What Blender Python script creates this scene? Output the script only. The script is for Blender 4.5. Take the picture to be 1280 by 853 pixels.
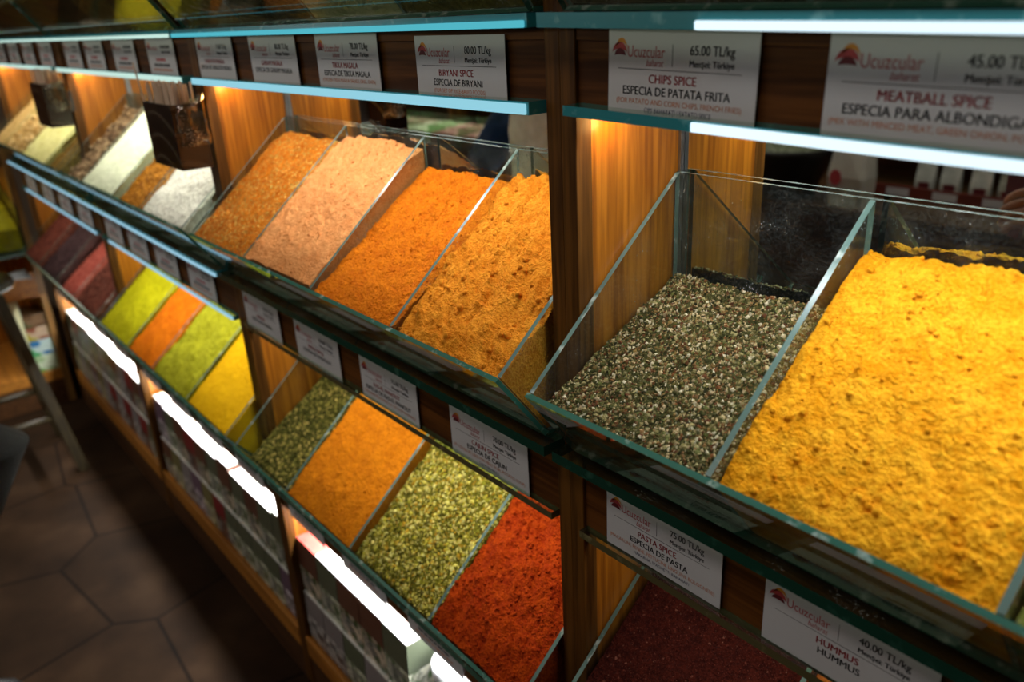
import bpy, bmesh, math, random
import numpy as np
from mathutils import Vector, Matrix, Euler

scene = bpy.context.scene
COL = scene.collection
for o in list(bpy.data.objects):
    bpy.data.objects.remove(o)

# ------------------------------------------------------------------ camera, world, light, exposure
H = 1.42                                   # camera height above the floor; z values below written as H + offset
cam_d = bpy.data.cameras.new('camera')
cam = bpy.data.objects.new('camera', cam_d)
COL.objects.link(cam)
rx = Vector((0.63907418, 0.76752554, -0.04988725))
ry = -Vector((0.26316931, -0.27914986, -0.92348106))
rz = -Vector((-0.72272132, 0.57704411, -0.38038663))
cam.matrix_world = Matrix(((rx.x, ry.x, rz.x, 0), (rx.y, ry.y, rz.y, 0), (rx.z, ry.z, rz.z, H), (0, 0, 0, 1)))
cam_d.sensor_width = 36
cam_d.lens = 1006.5 / 1280 * 36
cam_d.clip_start = 0.02
cam_d.clip_end = 60
cam_d.dof.use_dof = True
cam_d.dof.focus_distance = 0.80
cam_d.dof.aperture_fstop = 4.4
scene.camera = cam

w = bpy.data.worlds.new('world')
scene.world = w
w.use_nodes = True
w.node_tree.nodes['Background'].inputs[0].default_value = (0.9, 0.75, 0.6, 1)
w.node_tree.nodes['Background'].inputs[1].default_value = 0.05

scene.view_settings.view_transform = 'Standard'
scene.view_settings.look = 'None'
scene.view_settings.exposure = 0.0
scene.view_settings.gamma = 1.0
scene.view_settings.use_curve_mapping = False
scene.cycles.transparent_max_bounces = 32
scene.cycles.max_bounces = 8
scene.cycles.caustics_reflective = False
scene.cycles.caustics_refractive = False

def area_light(name, loc, size, size_y, power, color, direction):
    d = bpy.data.lights.new(name, 'AREA')
    d.shape = 'RECTANGLE'
    d.size, d.size_y, d.energy, d.color = size, size_y, power, color
    o = bpy.data.objects.new(name, d)
    o.location = loc
    o.rotation_euler = Vector(direction).to_track_quat('-Z', 'Y').to_euler()
    COL.objects.link(o)
    return o

# shop ceiling panels over the aisle (fixtures are built further down)
AISLE_POWER = 3.5
PANELS = ((-0.1, -0.75), (-1.5, -0.75), (-2.9, -0.75))
for (px, py) in PANELS:
    area_light('ceiling_panel_light', (px, py, 2.655), 0.55, 0.55, AISLE_POWER, (1.0, 0.93, 0.86), (0, 0, -1))
# unseen fill light added over the opposite counter to brighten the price cards
area_light('opposite_fill_light', (-2.6, -1.50, 1.68), 6.0, 0.06, 9.0, (1.0, 0.95, 0.85), (0, 0.9, -0.6))
# LED rows behind the price boards: (x0, x1, z offset, watts, colour)
LED_ROWS = [(-0.50, 0.34, -0.052, 2.05, (0.93, 0.97, 1.0)),
            (-1.40, -0.58, -0.030, 2.05, (1.0, 0.97, 0.92)),
            (-2.37, -1.48, -0.030, 2.9, (1.0, 0.97, 0.86)),
            (-3.46, -2.44, -0.030, 2.5, (1.0, 0.97, 0.84)),
            (-0.50, 0.34, -0.465, 0.62, (1.0, 0.93, 0.84)),
            (-1.40, -0.58, -0.465, 1.5, (1.0, 0.96, 0.84)),
            (-2.37, -1.48, -0.465, 2.0, (1.0, 0.97, 0.84)),
            (-3.46, -2.44, -0.465, 1.0, (1.0, 0.95, 0.85)),
            (-1.40, -0.58, -0.905, 7.0, (0.95, 0.98, 1.0)),
            (-2.37, -1.48, -0.905, 7.5, (0.97, 1.0, 0.98)),
            (-3.46, -2.44, -0.905, 7.5, (0.98, 1.0, 0.96)),
            (-0.50, 0.34, 0.40, 0.15, (1.0, 0.95, 0.8)),
            (-1.40, -0.58, 0.40, 0.3, (1.0, 0.95, 0.8)),
            (-2.37, -1.48, 0.40, 0.3, (1.0, 0.97, 0.75)),
            (-3.46, -2.44, 0.40, 0.5, (1.0, 0.97, 0.75))]
for (x0, x1, zo, pw, c) in LED_ROWS:
    low = zo < -0.8
    area_light('led_row_light', ((x0 + x1) / 2, 0.56 if low else 0.532, H + zo), x1 - x0, 0.018, pw, c,
               (0, 0.0, -1) if low else (0, 0.05, -1))

# ------------------------------------------------------------------ helpers: objects
def tag(o, label=None, cat=None, group=None, kind=None):
    if label: o['label'] = label
    if cat: o['category'] = cat
    if group: o['group'] = group
    if kind: o['kind'] = kind
    return o

def empty(name, loc=(0, 0, 0), label=None, cat=None, group=None, kind=None, rz=0.0):
    o = bpy.data.objects.new(name, None)
    o.empty_display_size = 0.05
    o.location = loc
    o.rotation_euler = (0, 0, rz)
    COL.objects.link(o)
    return tag(o, label, cat, group, kind)

def copy_tree(o, parent=None):
    c = o.copy()
    COL.objects.link(c)
    if parent is not None: c.parent = parent
    for ch in list(o.children):
        copy_tree(ch, c)
    return c

class MB:
    """collects shapes, build() links them as ONE mesh object (vertex coordinates in the parent's space)"""
    def __init__(s): s.v, s.f, s.m = [], [], []
    def add(s, verts, faces, mi=0):
        n = len(s.v)
        s.v += [tuple(p) for p in verts]
        for i, f in enumerate(faces):
            s.f.append(tuple(k + n for k in f))
            s.m.append(mi if not isinstance(mi, (list, tuple)) else mi[i])
        return s
    def box(s, a, b, mi=0):
        x0, y0, z0 = a; x1, y1, z1 = b
        s.add([(x0,y0,z0),(x1,y0,z0),(x1,y1,z0),(x0,y1,z0),(x0,y0,z1),(x1,y0,z1),(x1,y1,z1),(x0,y1,z1)],
              [(0,3,2,1),(4,5,6,7),(0,1,5,4),(1,2,6,5),(2,3,7,6),(3,0,4,7)], mi)
        return s
    def prism(s, poly, d, cap=0, side=0):
        """polygon (list of 3-D points) swept by vector d; caps and sides may use different slots"""
        n = len(poly); d = Vector(d)
        pts = [Vector(p) for p in poly]; pts += [p + d for p in pts]
        nrm = (pts[1]-pts[0]).cross(pts[2]-pts[0])
        fl = nrm.dot(d) > 0
        fs = [tuple(range(n)), tuple(range(n, 2*n))]
        fs[0] = tuple(reversed(fs[0])) if fl else fs[0]
        fs[1] = fs[1] if fl else tuple(reversed(fs[1]))
        ms = [cap, cap]
        for i in range(n):
            j = (i+1) % n
            q = (i, j, j+n, i+n)
            fs.append(q if fl else tuple(reversed(q))); ms.append(side)
        s.add(pts, fs, ms)
        return s
    def tube(s, pts, r, seg=10, mi=0, cap=True):
        pts = [Vector(p) for p in pts]; n = len(pts)
        rs = r if isinstance(r, (list, tuple)) else [r]*n
        base = len(s.v); up = None
        for i, p in enumerate(pts):
            t = (pts[min(i+1, n-1)] - pts[max(i-1, 0)]).normalized()
            if up is None:
                up = Vector((0,0,1)) if abs(t.z) < .9 else Vector((1,0,0))
            a = t.cross(up).normalized(); b = a.cross(t).normalized(); up = b
            for k in range(seg):
                an = 2*math.pi*k/seg
                s.v.append(tuple(p + a*(rs[i]*math.cos(an)) + b*(rs[i]*math.sin(an))))
        for i in range(n-1):
            for k in range(seg):
                k2 = (k+1) % seg
                s.f.append((base+i*seg+k, base+i*seg+k2, base+(i+1)*seg+k2, base+(i+1)*seg+k)); s.m.append(mi)
        if cap:
            s.f.append(tuple(base+k for k in reversed(range(seg)))); s.m.append(mi)
            s.f.append(tuple(base+(n-1)*seg+k for k in range(seg))); s.m.append(mi)
        return s
    def lathe(s, prof, c, seg=32, mi=0):
        """prof: list of (r, z) bottom to top about a vertical axis through c"""
        base = len(s.v)
        for (r, z) in prof:
            for k in range(seg):
                a = 2*math.pi*k/seg
                s.v.append((c[0]+r*math.cos(a), c[1]+r*math.sin(a), c[2]+z))
        for i in range(len(prof)-1):
            for k in range(seg):
                k2 = (k+1) % seg
                s.f.append((base+i*seg+k, base+i*seg+k2, base+(i+1)*seg+k2, base+(i+1)*seg+k)); s.m.append(mi)
        s.f.append(tuple(base+k for k in reversed(range(seg)))); s.m.append(mi)
        s.f.append(tuple(base+(len(prof)-1)*seg+k for k in range(seg))); s.m.append(mi)
        return s
    def build(s, name, mats, parent=None, bevel=0.0, smooth=False, label=None):
        me = bpy.data.meshes.new(name)
        me.from_pydata(s.v, [], s.f)
        if not isinstance(mats, (list, tuple)): mats = [mats]
        for m in mats: me.materials.append(m)
        me.polygons.foreach_set('material_index', s.m)
        if smooth: me.polygons.foreach_set('use_smooth', [True]*len(s.f))
        me.update()
        o = bpy.data.objects.new(name, me)
        COL.objects.link(o)
        if parent is not None: o.parent = parent
        if bevel:
            b = o.modifiers.new('bevel', 'BEVEL'); b.width = bevel; b.segments = 2; b.limit_method = 'ANGLE'
        if label: o['label'] = label
        return o

# ------------------------------------------------------------------ helpers: materials
def new_mat(name):
    m = bpy.data.materials.new(name); m.use_nodes = True
    nt = m.node_tree
    for n in list(nt.nodes):
        if n.type != 'OUTPUT_MATERIAL': nt.nodes.remove(n)
    out = [n for n in nt.nodes if n.type == 'OUTPUT_MATERIAL'][0]
    return m, nt, out

def N(nt, typ, **kw):
    n = nt.nodes.new(typ)
    for k, v in kw.items():
        if k.startswith('i_'):
            n.inputs[k[2:].replace('_', ' ')].default_value = v
        else: setattr(n, k, v)
    return n

def ramp(nt, fac, stops):
    r = nt.nodes.new('ShaderNodeValToRGB')
    cr = r.color_ramp
    while len(cr.elements) > 1: cr.elements.remove(cr.elements[-1])
    cr.elements[0].position = stops[0][0]; cr.elements[0].color = (*stops[0][1], 1)
    for p, c in stops[1:]:
        e = cr.elements.new(p); e.color = (*c, 1)
    nt.links.new(fac, r.inputs[0])
    return r

def mat_plain(name, col, rough=0.5, metal=0.0, spec=0.5, var=0.12, scale=40, bump=0.0):
    m, nt, out = new_mat(name)
    b = N(nt, 'ShaderNodeBsdfPrincipled')
    b.inputs['Roughness'].default_value = rough; b.inputs['Metallic'].default_value = metal
    b.inputs['Specular IOR Level'].default_value = spec
    tc = N(nt, 'ShaderNodeTexCoord'); no = N(nt, 'ShaderNodeTexNoise'); no.inputs['Scale'].default_value = scale
    nt.links.new(tc.outputs['Object'], no.inputs['Vector'])
    r = ramp(nt, no.outputs['Fac'], [(0.3, tuple(c*(1-var) for c in col)), (0.7, tuple(min(1, c*(1+var)) for c in col))])
    nt.links.new(r.outputs[0], b.inputs['Base Color'])
    if bump:
        bp = N(nt, 'ShaderNodeBump'); bp.inputs['Strength'].default_value = bump; bp.inputs['Distance'].default_value = 0.002
        nt.links.new(no.outputs['Fac'], bp.inputs['Height']); nt.links.new(bp.outputs[0], b.inputs['Normal'])
    nt.links.new(b.outputs[0], out.inputs[0])
    return m

def mat_wood(name, dark, light, rough=0.35, axis='Z', scale=1.0, spec=0.4):
    m, nt, out = new_mat(name)
    b = N(nt, 'ShaderNodeBsdfPrincipled'); b.inputs['Roughness'].default_value = rough
    b.inputs['Specular IOR Level'].default_value = spec
    tc = N(nt, 'ShaderNodeTexCoord'); mp = N(nt, 'ShaderNodeMapping')
    sc = {'Z': (60, 60, 3.0), 'X': (3.0, 60, 60), 'Y': (60, 3.0, 60)}[axis]
    mp.inputs['Scale'].default_value = tuple(v*scale for v in sc)
    nt.links.new(tc.outputs['Object'], mp.inputs[0])
    n1 = N(nt, 'ShaderNodeTexNoise'); n1.inputs['Scale'].default_value = 1.0; n1.inputs['Detail'].default_value = 5; n1.inputs['Distortion'].default_value = 0.7
    nt.links.new(mp.outputs[0], n1.inputs['Vector'])
    mp2 = N(nt, 'ShaderNodeMapping'); mp2.inputs['Scale'].default_value = tuple(v*scale*3.5 for v in sc)
    nt.links.new(tc.outputs['Object'], mp2.inputs[0])
    n2 = N(nt, 'ShaderNodeTexNoise'); n2.inputs['Scale'].default_value = 1.0; n2.inputs['Detail'].default_value = 3
    nt.links.new(mp2.outputs[0], n2.inputs['Vector'])
    mx = N(nt, 'ShaderNodeMath', operation='MULTIPLY_ADD'); mx.inputs[1].default_value = 0.35; nt.links.new(n2.outputs['Fac'], mx.inputs[0])
    sb = N(nt, 'ShaderNodeMath', operation='MULTIPLY'); sb.inputs[1].default_value = 0.65; nt.links.new(n1.outputs['Fac'], sb.inputs[0])
    nt.links.new(sb.outputs[0], mx.inputs[2])
    mid = tuple((a+c)/2 for a, c in zip(dark, light))
    r = ramp(nt, mx.outputs[0], [(0.40, dark), (0.5, mid), (0.58, light)])
    nt.links.new(r.outputs[0], b.inputs['Base Color'])
    nt.links.new(b.outputs[0], out.inputs[0])
    return m

def mat_pane(name, tint, refl=1.0, dust=0.02, dustcol=(0.8, 0.85, 0.8)):
    """thin clear glass: straight-through transparency, Fresnel reflection, specks of dust"""
    m, nt, out = new_mat(name)
    t = N(nt, 'ShaderNodeBsdfTransparent'); t.inputs[0].default_value = (*tint, 1)
    g = N(nt, 'ShaderNodeBsdfGlossy'); g.inputs['Roughness'].default_value = 0.02
    f = N(nt, 'ShaderNodeLayerWeight'); f.inputs[0].default_value = 0.5
    p5 = N(nt, 'ShaderNodeMath', operation='POWER'); p5.inputs[1].default_value = 5; nt.links.new(f.outputs['Facing'], p5.inputs[0])
    k = N(nt, 'ShaderNodeMath', operation='MULTIPLY_ADD'); k.inputs[1].default_value = min(1, .9*refl); k.inputs[2].default_value = .04*refl
    nt.links.new(p5.outputs[0], k.inputs[0])
    a = N(nt, 'ShaderNodeMixShader'); nt.links.new(k.outputs[0], a.inputs[0]); nt.links.new(t.outputs[0], a.inputs[1]); nt.links.new(g.outputs[0], a.inputs[2])
    d = N(nt, 'ShaderNodeBsdfDiffuse'); d.inputs[0].default_value = (*dustcol, 1)
    tc = N(nt, 'ShaderNodeTexCoord')
    n1 = N(nt, 'ShaderNodeTexNoise'); n1.inputs['Scale'].default_value = 22; n1.inputs['Detail'].default_value = 6
    n2 = N(nt, 'ShaderNodeTexNoise'); n2.inputs['Scale'].default_value = 420; n2.inputs['Detail'].default_value = 1
    for n in (n1, n2): nt.links.new(tc.outputs['Object'], n.inputs['Vector'])
    mu = N(nt, 'ShaderNodeMath', operation='MULTIPLY'); nt.links.new(n1.outputs['Fac'], mu.inputs[0]); nt.links.new(n2.outputs['Fac'], mu.inputs[1])
    r = ramp(nt, mu.outputs[0], [(0.2, (dust*0.06,)*3), (0.40, (dust*0.6,)*3), (0.47, (min(1, dust*12),)*3)])
    b = N(nt, 'ShaderNodeMixShader'); nt.links.new(r.outputs[0], b.inputs[0]); nt.links.new(a.outputs[0], b.inputs[1]); nt.links.new(d.outputs[0], b.inputs[2])
    nt.links.new(b.outputs[0], out.inputs[0])
    return m

def mat_edge(name, col, col2, rough=0.25):
    """polished glass edge: deep green body, chips and residue"""
    m, nt, out = new_mat(name)
    b = N(nt, 'ShaderNodeBsdfPrincipled'); b.inputs['Roughness'].default_value = rough
    b.inputs['Specular IOR Level'].default_value = 0.6
    tc = N(nt, 'ShaderNodeTexCoord'); n = N(nt, 'ShaderNodeTexNoise'); n.inputs['Scale'].default_value = 60; n.inputs['Detail'].default_value = 5
    nt.links.new(tc.outputs['Object'], n.inputs['Vector'])
    r = ramp(nt, n.outputs['Fac'], [(0.35, col), (0.58, col), (0.72, col2)])
    nt.links.new(r.outputs[0], b.inputs['Base Color'])
    nt.links.new(b.outputs[0], out.inputs[0])
    return m

def mat_emit(name, col, strength):
    m, nt, out = new_mat(name)
    e = N(nt, 'ShaderNodeEmission'); e.inputs[0].default_value = (*col, 1); e.inputs[1].default_value = strength
    nt.links.new(e.outputs[0], out.inputs[0])
    return m

def mat_powder(name, a, b, grain=900, bump=0.5, clump=60, fleck=None, fleck_amt=0.62, fleck_scale=450):
    m, nt, out = new_mat(name)
    s = N(nt, 'ShaderNodeBsdfPrincipled'); s.inputs['Roughness'].default_value = 0.95; s.inputs['Specular IOR Level'].default_value = 0.1
    tc = N(nt, 'ShaderNodeTexCoord')
    n1 = N(nt, 'ShaderNodeTexNoise'); grain = grain*.42
    n1.inputs['Scale'].default_value = clump; n1.inputs['Detail'].default_value = 6; n1.inputs['Roughness'].default_value = 0.65
    n2 = N(nt, 'ShaderNodeTexNoise'); n2.inputs['Scale'].default_value = grain; n2.inputs['Detail'].default_value = 2
    for n in (n1, n2): nt.links.new(tc.outputs['Object'], n.inputs['Vector'])
    mx = N(nt, 'ShaderNodeMath', operation='ADD'); nt.links.new(n1.outputs['Fac'], mx.inputs[0]); nt.links.new(n2.outputs['Fac'], mx.inputs[1])
    hv = N(nt, 'ShaderNodeMath', operation='MULTIPLY'); hv.inputs[1].default_value = 0.5; nt.links.new(mx.outputs[0], hv.inputs[0])
    r = ramp(nt, hv.outputs[0], [(0.41, a), (0.60, b)])
    colout = r.outputs[0]
    if fleck:
        v = N(nt, 'ShaderNodeTexVoronoi'); v.inputs['Scale'].default_value = fleck_scale
        nt.links.new(tc.outputs['Object'], v.inputs['Vector'])
        sep = N(nt, 'ShaderNodeSeparateColor'); nt.links.new(v.outputs['Color'], sep.inputs[0])
        gt = N(nt, 'ShaderNodeMath', operation='GREATER_THAN'); gt.inputs[1].default_value = fleck_amt
        nt.links.new(sep.outputs[0], gt.inputs[0])
        fr = ramp(nt, sep.outputs[1], [(0.0, fleck[0]), (1.0, fleck[-1])])
        mc = N(nt, 'ShaderNodeMix', data_type='RGBA'); nt.links.new(gt.outputs[0], mc.inputs[0])
        nt.links.new(colout, mc.inputs[6]); nt.links.new(fr.outputs[0], mc.inputs[7]); colout = mc.outputs[2]
    nt.links.new(colout, s.inputs['Base Color'])
    bp = N(nt, 'ShaderNodeBump'); bp.inputs['Strength'].default_value = min(1, bump*1.3); bp.inputs['Distance'].default_value = 0.0035
    n3 = N(nt, 'ShaderNodeTexNoise'); n3.inputs['Scale'].default_value = grain*.45; n3.inputs['Detail'].default_value = 3; n3.inputs['Roughness'].default_value = .75
    nt.links.new(tc.outputs['Object'], n3.inputs['Vector'])
    sm_ = N(nt, 'ShaderNodeMath', operation='ADD'); nt.links.new(mx.outputs[0], sm_.inputs[0]); nt.links.new(n3.outputs['Fac'], sm_.inputs[1])
    nt.links.new(sm_.outputs[0], bp.inputs['Height']); nt.links.new(bp.outputs[0], s.inputs['Normal'])
    nt.links.new(s.outputs[0], out.inputs[0])
    return m

def mat_vcol(name, rough=0.8, spec=0.2):
    m, nt, out = new_mat(name)
    s = N(nt, 'ShaderNodeBsdfPrincipled'); s.inputs['Roughness'].default_value = rough; s.inputs['Specular IOR Level'].default_value = spec
    a = N(nt, 'ShaderNodeVertexColor'); a.layer_name = 'Col'
    nt.links.new(a.outputs[0], s.inputs['Base Color']); nt.links.new(s.outputs[0], out.inputs[0])
    return m

M = {}
M['post'] = mat_wood('dark_wood_post', (0.055, 0.020, 0.003), (0.15, 0.060, 0.010), 0.45, 'Z', 1.0, 0.2)
M['panel'] = mat_wood('orange_wood_panel', (0.22, 0.064, 0.005), (0.46, 0.160, 0.012), 0.35)
M['board'] = mat_wood('brown_price_board', (0.055, 0.017, 0.003), (0.135, 0.045, 0.008), 0.5, 'X', 1.0, 0.15)
M['lip'] = mat_wood('orange_wood_lip', (0.30, 0.11, 0.018), (0.50, 0.20, 0.03), 0.4, 'X')
M['toe'] = mat_wood('brown_toe_board', (0.05, 0.02, 0.007), (0.10, 0.04, 0.013), 0.45, 'X')
M['pane'] = mat_pane('clear_glass', (0.95, 0.985, 0.96), 1.0, 0.012)
M['pane_dusty'] = mat_pane('dusty_glass', (0.94, 0.975, 0.94), 1.0, 0.035)
M['pane_front'] = mat_pane('front_glass', (0.93, 0.975, 0.93), 1.7, 0.02)
M['pane_green'] = mat_pane('green_tinted_glass', (0.80, 0.92, 0.80), 1.6, 0.02)
M['edge'] = mat_edge('glass_edge', (0.035, 0.14, 0.10), (0.45, 0.55, 0.48))
M['edge_pale'] = mat_edge('pale_glass_edge', (0.10, 0.17, 0.145), (0.50, 0.56, 0.50))
M['edge_dark'] = mat_edge('dark_green_glass_edge', (0.006, 0.045, 0.028), (0.03, 0.10, 0.07))
M['edge_lit_teal'] = mat_edge('lit_teal_glass_edge', (0.03, 0.26, 0.30), (0.16, 0.45, 0.48))  # lit version of the glass edge, its glow put into the colour
M['edge_olive'] = mat_edge('olive_ledge_edge', (0.10, 0.085, 0.035), (0.22, 0.19, 0.09))
M['edge_glow_white'] = mat_emit('edge_glow_blue_white', (0.72, 0.90, 1.0), 1.25)  # emission that imitates glass edges lit up by the LEDs
M['edge_glow_cyan'] = mat_emit('edge_glow_cyan', (0.10, 0.55, 0.66), 0.85)
M['edge_glow_pale'] = mat_emit('edge_glow_pale_cyan', (0.34, 0.74, 0.88), 0.85)
M['edge_glow_green'] = mat_emit('edge_glow_greenish_white', (0.66, 0.95, 0.85), 0.85)
M['edge_glow_sky'] = mat_emit('edge_glow_sky_blue', (0.42, 0.76, 0.95), 0.75)
M['bulb'] = mat_emit('warm_bulb', (1.0, 0.62, 0.18), 6.0)
M['paper'] = mat_plain('white_card', (0.60, 0.59, 0.60), 0.55, var=0.03, scale=8)
M['ink_grey'] = mat_plain('dark_grey_ink', (0.035, 0.037, 0.042), 0.6)
M['ink_red'] = mat_plain('red_ink', (0.45, 0.035, 0.045), 0.6)
M['ink_brand'] = mat_plain('brand_red_ink', (0.42, 0.05, 0.055), 0.6)
M['ink_orange'] = mat_plain('orange_ink', (0.55, 0.16, 0.05), 0.6)
M['ink_blue'] = mat_plain('navy_ink', (0.03, 0.035, 0.10), 0.6)
M['ink_maroon'] = mat_plain('maroon_ink', (0.13, 0.012, 0.018), 0.6)
M['ink_amber'] = mat_plain('amber_ink', (0.62, 0.24, 0.03), 0.6)
M['metal'] = mat_plain('grey_metal', (0.35, 0.36, 0.36), 0.35, 1.0)
M['black'] = mat_plain('black_plastic', (0.012, 0.010, 0.009), 0.4)
mm, nt, out = new_mat('mirror'); g = N(nt, 'ShaderNodeBsdfGlossy'); g.inputs[0].default_value = (0.80, 0.86, 0.83, 1); g.inputs['Roughness'].default_value = 0.0
nt.links.new(g.outputs[0], out.inputs[0]); M['mirror'] = mm

# ------------------------------------------------------------------ the room
def mat_floor():
    m, nt, out = new_mat('brown_hex_floor')
    b = N(nt, 'ShaderNodeBsdfPrincipled'); b.inputs['Roughness'].default_value = 0.7; b.inputs['Specular IOR Level'].default_value = 0.08
    tc = N(nt, 'ShaderNodeTexCoord'); mp = N(nt, 'ShaderNodeMapping'); mp.inputs['Scale'].default_value = (2.35, 2.35, 1); mp.inputs['Location'].default_value = (0.3, 0.1, 0)
    nt.links.new(tc.outputs['Object'], mp.inputs[0])
    v = N(nt, 'ShaderNodeTexVoronoi', feature='DISTANCE_TO_EDGE', voronoi_dimensions='2D'); v.inputs['Scale'].default_value = 1.0; v.inputs['Randomness'].default_value = 0.55
    v2 = N(nt, 'ShaderNodeTexVoronoi', feature='F1', voronoi_dimensions='2D'); v2.inputs['Scale'].default_value = 1.0; v2.inputs['Randomness'].default_value = 0.55
    for q in (v, v2): nt.links.new(mp.outputs[0], q.inputs['Vector'])
    n = N(nt, 'ShaderNodeTexNoise'); n.inputs['Scale'].default_value = 5; n.inputs['Detail'].default_value = 6
    nt.links.new(tc.outputs['Object'], n.inputs['Vector'])
    r = ramp(nt, n.outputs['Fac'], [(0.3, (0.016, 0.0075, 0.0033)), (0.55, (0.031, 0.0150, 0.0068)), (0.75, (0.054, 0.028, 0.0135))])
    sep = N(nt, 'ShaderNodeSeparateColor'); nt.links.new(v2.outputs['Color'], sep.inputs[0])
    br = N(nt, 'ShaderNodeMapRange'); br.inputs[3].default_value = 0.75; br.inputs[4].default_value = 1.15; nt.links.new(sep.outputs[0], br.inputs[0])
    mc = N(nt, 'ShaderNodeMix', data_type='RGBA', blend_type='MULTIPLY'); mc.inputs[0].default_value = 1
    nt.links.new(r.outputs[0], mc.inputs[6]); nt.links.new(br.outputs[0], mc.inputs[7])
    gr = ramp(nt, v.outputs['Distance'], [(0.004, (0.25, 0.22, 0.2)), (0.014, (1, 1, 1))])
    mg = N(nt, 'ShaderNodeMix', data_type='RGBA', blend_type='MULTIPLY'); mg.inputs[0].default_value = 1
    nt.links.new(mc.outputs[2], mg.inputs[6]); nt.links.new(gr.outputs[0], mg.inputs[7])
    nt.links.new(mg.outputs[2], b.inputs['Base Color'])
    bp = N(nt, 'ShaderNodeBump'); bp.inputs['Strength'].default_value = 0.3; bp.inputs['Distance'].default_value = 0.004
    nt.links.new(n.outputs['Fac'], bp.inputs['Height']); nt.links.new(bp.outputs[0], b.inputs['Normal'])
    nt.links.new(b.outputs[0], out.inputs[0])
    return m
X0R, X1R, Y0R, Y1R, ZC = -6.40, 1.60, -1.95, 0.70, 2.70
wall_m = mat_plain('dim_plaster', (0.16, 0.11, 0.07), 0.8, var=0.1, scale=3)
ceil_m = mat_plain('dark_ceiling', (0.10, 0.08, 0.06), 0.8, var=0.1, scale=3)
def struct(name, a, b, m):
    o = MB().box(a, b).build(name, m); o['kind'] = 'structure'; return o
struct('floor', (X0R, Y0R, -0.06), (X1R, Y1R, 0), mat_floor())
struct('ceiling', (X0R, Y0R, ZC), (X1R, Y1R, ZC+0.06), ceil_m)
struct('wall_back', (X0R, Y1R, 0), (X1R, Y1R+0.08, ZC), wall_m)
struct('wall_front', (X0R, Y0R-0.08, 0), (X1R, Y0R, ZC), wall_m)
struct('wall_left', (X0R-0.08, Y0R-0.08, 0), (X0R, Y1R+0.08, ZC), wall_m)
struct('wall_right', (X1R, Y0R-0.08, 0), (X1R+0.08, Y1R+0.08, ZC), wall_m)
panel_em = mat_emit('ceiling_panel_glow', (1, 0.93, 0.84), 2.0)
for i, (px, py) in enumerate(PANELS):
    e = empty('ceiling_lamp', (px, py, ZC), ['square ceiling lamp nearest the camera', 'square ceiling lamp over the middle of the aisle', 'square ceiling lamp at the far left end of the aisle'][i], 'ceiling lamp', 'ceiling lamps over the aisle')
    MB().box((-.32, -.32, -.03), (-.29, .32, 0)).box((.29, -.32, -.03), (.32, .32, 0)).box((-.29, -.32, -.03), (.29, -.29, 0)).box((-.29, .29, -.03), (.29, .32, 0)).build('frame', M['metal'], e)
    MB().box((-.29, -.29, -.02), (.29, .29, -.005)).build('diffuser', panel_em, e)

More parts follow.
